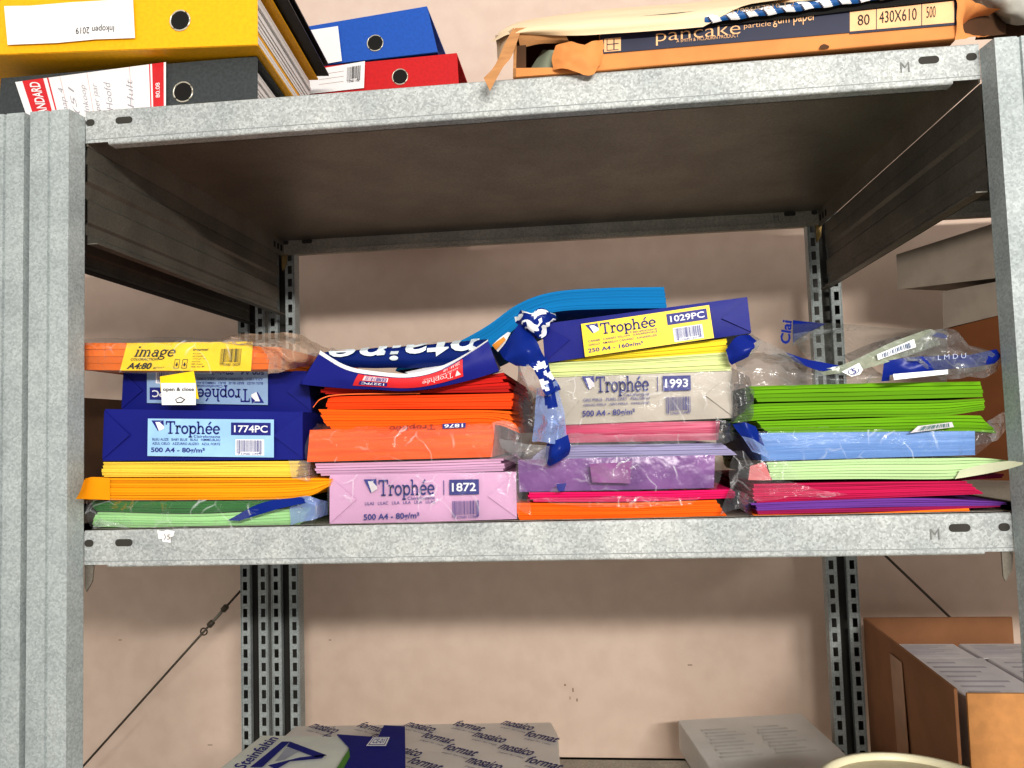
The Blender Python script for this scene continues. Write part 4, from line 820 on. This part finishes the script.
# patterned white package
def mondi(t, p):
    mb = MB(); q = Q(p[0], p[1], p[2], p[3]); q.n = Vector((0, 0, 1)); r = random.Random(5)
    IG = mat('ink_greyblue', (62, 66, 116), .6)
    for i in range(4):
        for j in range(5):
            u = .04+j*.19+(i % 2)*.09; v = .04+i*.25; w = .125
            o_ = q.p(u, v, .0025); a = math.radians(-28); dx = Vector((math.cos(a), math.sin(a), 0)); dy = Vector((-math.sin(a), math.cos(a), 0))
            vs, fs = text_geo(['mosaico', 'format'][(i+j) % 2], .02, 0)
            mb.add([o_+dx*.062*x+dy*.026*y for x, y in vs], fs, IG)
            vs, fs = text_geo('paper for copy', -.01, 0); o_ = o_-dy*.014+dx*.01
            mb.add([o_+dx*.05*x+dy*.007*y for x, y in vs], fs, IG)
    mb.build('printed_marks', t)
WP = mat('wrap_white', (226, 220, 214), .4, var=.03, vscale=9, bump=.6, bscale=16, bdist=.004)
top_box('paper_package', 'white wrapped paper package printed with repeating blue words', 'package', [(296, 726), (551, 722), (558, 735), (561, 776), (236, 776)], -.415, WP)
mondi(bpy.data.objects['paper_package'], [az(300, 727, -.4145), az(551, 723, -.4145), az(561, 776, -.4145), az(236, 776, -.4145)])
# pale grey box
def gbx(t, p):
    mb = MB(); q = Q(p[0], p[1], p[2], p[3]); q.n = Vector((0, 0, 1)); fm = mat('faded_print', (212, 209, 205), .7)
    for i in range(9):
        for u0 in (.12, .52):
            q.rect(mb, u0+.02*(i % 2), .2+i*.05, u0+.2+.05*((i*7) % 3), .225+i*.05, fm, .0025)
    mb.build('printed_marks', t)
top_box('paper_box', 'pale grey white flat box lying near the wall, lower shelf', 'box', [(678, 720), (801, 713), (872, 778), (726, 792)], -.43, mat('box_pale', (226, 224, 220), .7, var=.03, vscale=15, bump=.15), gbx)
# white, green and blue carton lower left
def carton(t, p):
    Z = -.335+.0025; mb = MB()
    def A(px, py, k=0): v = az(px, py, -.335); v.z = Z+k; return v
    mb.prism([A(337, 737), A(378, 740), A(384, 728), A(405, 729), A(406, 810), A(330, 810), A(343, 768), A(349, 750)], (0, 0, .0015), NAVY)
    mb.prism([A(349, 752), A(350, 760), A(342, 775), A(330, 800), A(320, 800), A(338, 770)], (0, 0, .0022), mat('print_green', (88, 140, 60), .5))
    def S(pts, m, k=.001): mb.add([A(a, b, k) for a, b in pts], [tuple(range(len(pts)))], m)
    S([(282, 744), (290, 744), (262, 770), (250, 770)], INK)
    S([(290, 744), (327, 758), (316, 760), (287, 749)], INK)
    S([(268, 768), (300, 760), (326, 757), (322, 761), (290, 764), (276, 772)], INK)
    S([(287, 750), (300, 753), (285, 762), (275, 764)], mat('print_grey2', (170, 172, 185), .6), .0008)
    vs, fs = text_geo('Steinfaltin', .015, 0); a = A(244, 772, .001); b = A(279, 741, .001); c = A(233, 769, .001)
    mb.add([a+(b-a)*x+(c-a)*y for x, y in vs], fs, INK)
    l = Q(A(373, 741, .003), A(390, 741, .003), A(386, 750, .003), A(366, 750, .003)); l.n = Vector((0, 0, 1)); l.rect(mb, 0, 0, 1, 1, PWHITE, 0); l.rect(mb, .08, .1, .92, .9, INK, .0002); l.rect(mb, .12, .15, .88, .85, PWHITE, .0004); l.text(mb, 'CE-01', .2, .25, .8, .75, INK, .01, off=.0006)
    mb.build('printed_top', t)
    mb = MB(); r0 = p[2]; d = (p[1]-p[2]).normalized()
    l = Q(p[2]+d*.04+Vector((.0015, 0, -.02)), p[2]+d*.10+Vector((.0015, 0, -.02)), p[2]+d*.10+Vector((.0015, 0, -.055)), p[2]+d*.04+Vector((.0015, 0, -.055))); l.rect(mb, 0, 0, 1, 1, PWHITE); l.text(mb, '0', .3, .2, .7, .8, BLACK, .03); mb.build('side_label', t)
top_box('paper_carton', 'white, green and navy carton with logo at lower left', 'box', [(262, 735), (398, 737), (408, 815), (160, 815)], -.335, mat('carton_white', (224, 226, 216), .6, var=.03), carton)
bpy.data.objects['paper_carton.001'].children[0].data.materials  # body
# round bucket rim
c = az(885, 751, -.3); R_ = .1; cy = c.y-R_; cx = c.x-.004
t = thing('plastic_bucket', 'round cream plastic bucket rim at the bottom edge', 'bucket', (cx, cy, LZ))
mb = MB(); CB = mat('bucket_cream', (232, 226, 196), .4, var=.02)
prof = [(.082, LZ+.002), (.094, -.315), (.094, -.31), (.099, -.312), (R_, -.304), (.098, -.3), (.092, -.3), (.0905, -.306), (.09, -.32), (.08, LZ+.006)]
n = 48; vs = [(cx+r*math.cos(2*math.pi*k/n), cy+r*math.sin(2*math.pi*k/n), z) for r, z in prof for k in range(n)]
mb.add(vs, [(i*n+k, i*n+(k+1) % n, (i+1)*n+(k+1) % n, (i+1)*n+k) for i in range(len(prof)-1) for k in range(n)], CB, True); mb.build('rim', t)
mb = MB(); mb.add([(cx+.0905*math.cos(2*math.pi*k/n), cy+.0905*math.sin(2*math.pi*k/n), -.307) for k in range(n)], [tuple(range(n))], mat('lid_film', (206, 196, 166), .6, vscale=30)); mb.build('lid', t)
# open cardboard box
X0, X1, ya, yb, zt = 1.022, 1.272, .215, .585, -.243
t = thing('cardboard_box', 'open brown cardboard box filled with paper packs, lower right', 'box', ((X0+X1)/2, .4, LZ))
CB2 = mat('cardboard_shaded', (158, 112, 78), .85, var=.06, vscale=18, bump=.15, bscale=80); CB3 = mat('cardboard_lit', (206, 150, 94), .85, var=.06, vscale=60, bump=.15, bscale=80)  # same cardboard twice: shaded walls darker, lit front lighter, light put into the colour
mb = MB(); w = .004
mb.hexa([(X0, ya, LZ+.002), (X0+w, ya, LZ+.002), (X0+w, ya, zt), (X0, ya, zt), (X0+.012, yb, LZ+.002), (X0+w+.012, yb, LZ+.002), (X0+w+.012, yb, zt), (X0+.012, yb, zt)], CB2); mb.build('left_wall', t)
mb = MB(); mb.prism([(X0-.0006, ya+.16, LZ+.01), (X0-.0006, ya+.205, LZ+.01), (X0+.006, ya+.235, zt-.02), (X0+.005, ya+.185, zt-.02)], (-.0008, 0, 0), mat('packing_tape', (172, 130, 96), .3)); mb.build('packing_tape', t)
mb = MB(); mb.box(X0+.012, X1+.004, yb, yb+w, LZ+.002, zt+.002, CB2); mb.build('back_wall', t)
mb = MB(); mb.hexa([(X0+.012, ya-.006, LZ+.002), (X1+.03, ya-.006, LZ+.002), (X1+.03, ya-.006, zt-.004), (X0+.013, ya-.006, zt-.004), (X0+.012, ya-.002, LZ+.002), (X1+.03, ya-.002, LZ+.002), (X1+.03, ya-.002, zt-.004), (X0+.013, ya-.002, zt-.004)], CB3); mb.build('front_wall', t)
mb = MB(); mb.box(X1, X1+w, ya, yb, LZ+.002, zt-.05, CB2); mb.build('right_wall', t)
mb = MB(); mb.box(X0+.014, X1, ya, yb, LZ+.002, LZ+.006, CB2); mb.build('base', t)
LAV = mat('pack_lavender', (240, 236, 240), .5, var=.05, vscale=25, bump=.4, bscale=30)
k = 0
for j, (y0, y1) in enumerate(((ya+.004, ya+.205), (ya+.215, yb-.07))):
    for i, (x0, x1) in enumerate(((X0+.026, X0+.128), (X0+.134, X0+.24))):
        mb = MB(); z = -.262-.004*j
        mb.box(x0, x1, y0, y1, LZ+.008, z, LAV)
        q = Q((x0+.004, y1-.01, z), (x1-.004, y1-.01, z), (x1-.004, y0+.01, z), (x0+.004, y0+.01, z)); q.n = Vector((0, 0, 1))
        fm = mat('faded_ink', (205, 200, 208), .6)
        for a in range(7): q.rect(mb, .08, .08+a*.12, .5+.35*((a*5+k) % 3)/2, .12+a*.12, fm, .0006)
        oval(mb, 0, 0, 0, .0001, .0001, fm, 2) if False else None
        k += 1
        lb = ['white lavender paper pack in open box, front left', 'white lavender paper pack in open box, front right', 'white lavender paper pack in open box, back left', 'white lavender paper pack in open box, back right'][k-1]
        tag(mb.build('paper_pack', loc=((x0+x1)/2, (y0+y1)/2, LZ+.006), bevel=.003), lb, 'paper pack', 'paper packs in the open box')

# ================================================================== LIGHT
def area(loc, target, size, sy, power, colr):
    l = bpy.data.lights.new('area', 'AREA'); l.shape = 'RECTANGLE'; l.size = size; l.size_y = sy; l.energy = power; l.color = colr
    o = bpy.data.objects.new('area_light', l); col.objects.link(o); o.location = loc
    o.rotation_euler = (Vector(target)-Vector(loc)).to_track_quat('-Z', 'Y').to_euler(); return o
area((1.35, -2.5, .80), (.5, .2, .0), 1.3, .10, 76, (1, .96, .90))
w = bpy.data.worlds.new('world'); sc.world = w; w.use_nodes = True
bg = w.node_tree.nodes['Background']; bg.inputs[0].default_value = (1, .955, .91, 1); bg.inputs[1].default_value = .82
sc.view_settings.view_transform = 'Standard'; sc.view_settings.look = 'None'; sc.view_settings.exposure = .08; sc.view_settings.gamma = .87

# printed and moulded details belong to the part that carries them
CARRY = {'finger_hole': 'spine', 'spine_label': 'spine', 'closing_tab': 'label_band', 'torn_edge': 'wrapper', 'label': 'wrapper', 'printed_marks': 'wrapper', 'printed_patch': 'wrapper', 'turnbuckle': 'rod', 'packing_tape': 'left_wall', 'printed_label': 'carton_body'}
for o in list(bpy.data.objects):
    k = CARRY.get(o.name.split('.')[0])
    if k and o.parent:
        sib = [c for c in o.parent.children if c.name.split('.')[0] == k]
        if sib: o.parent = sib[0]
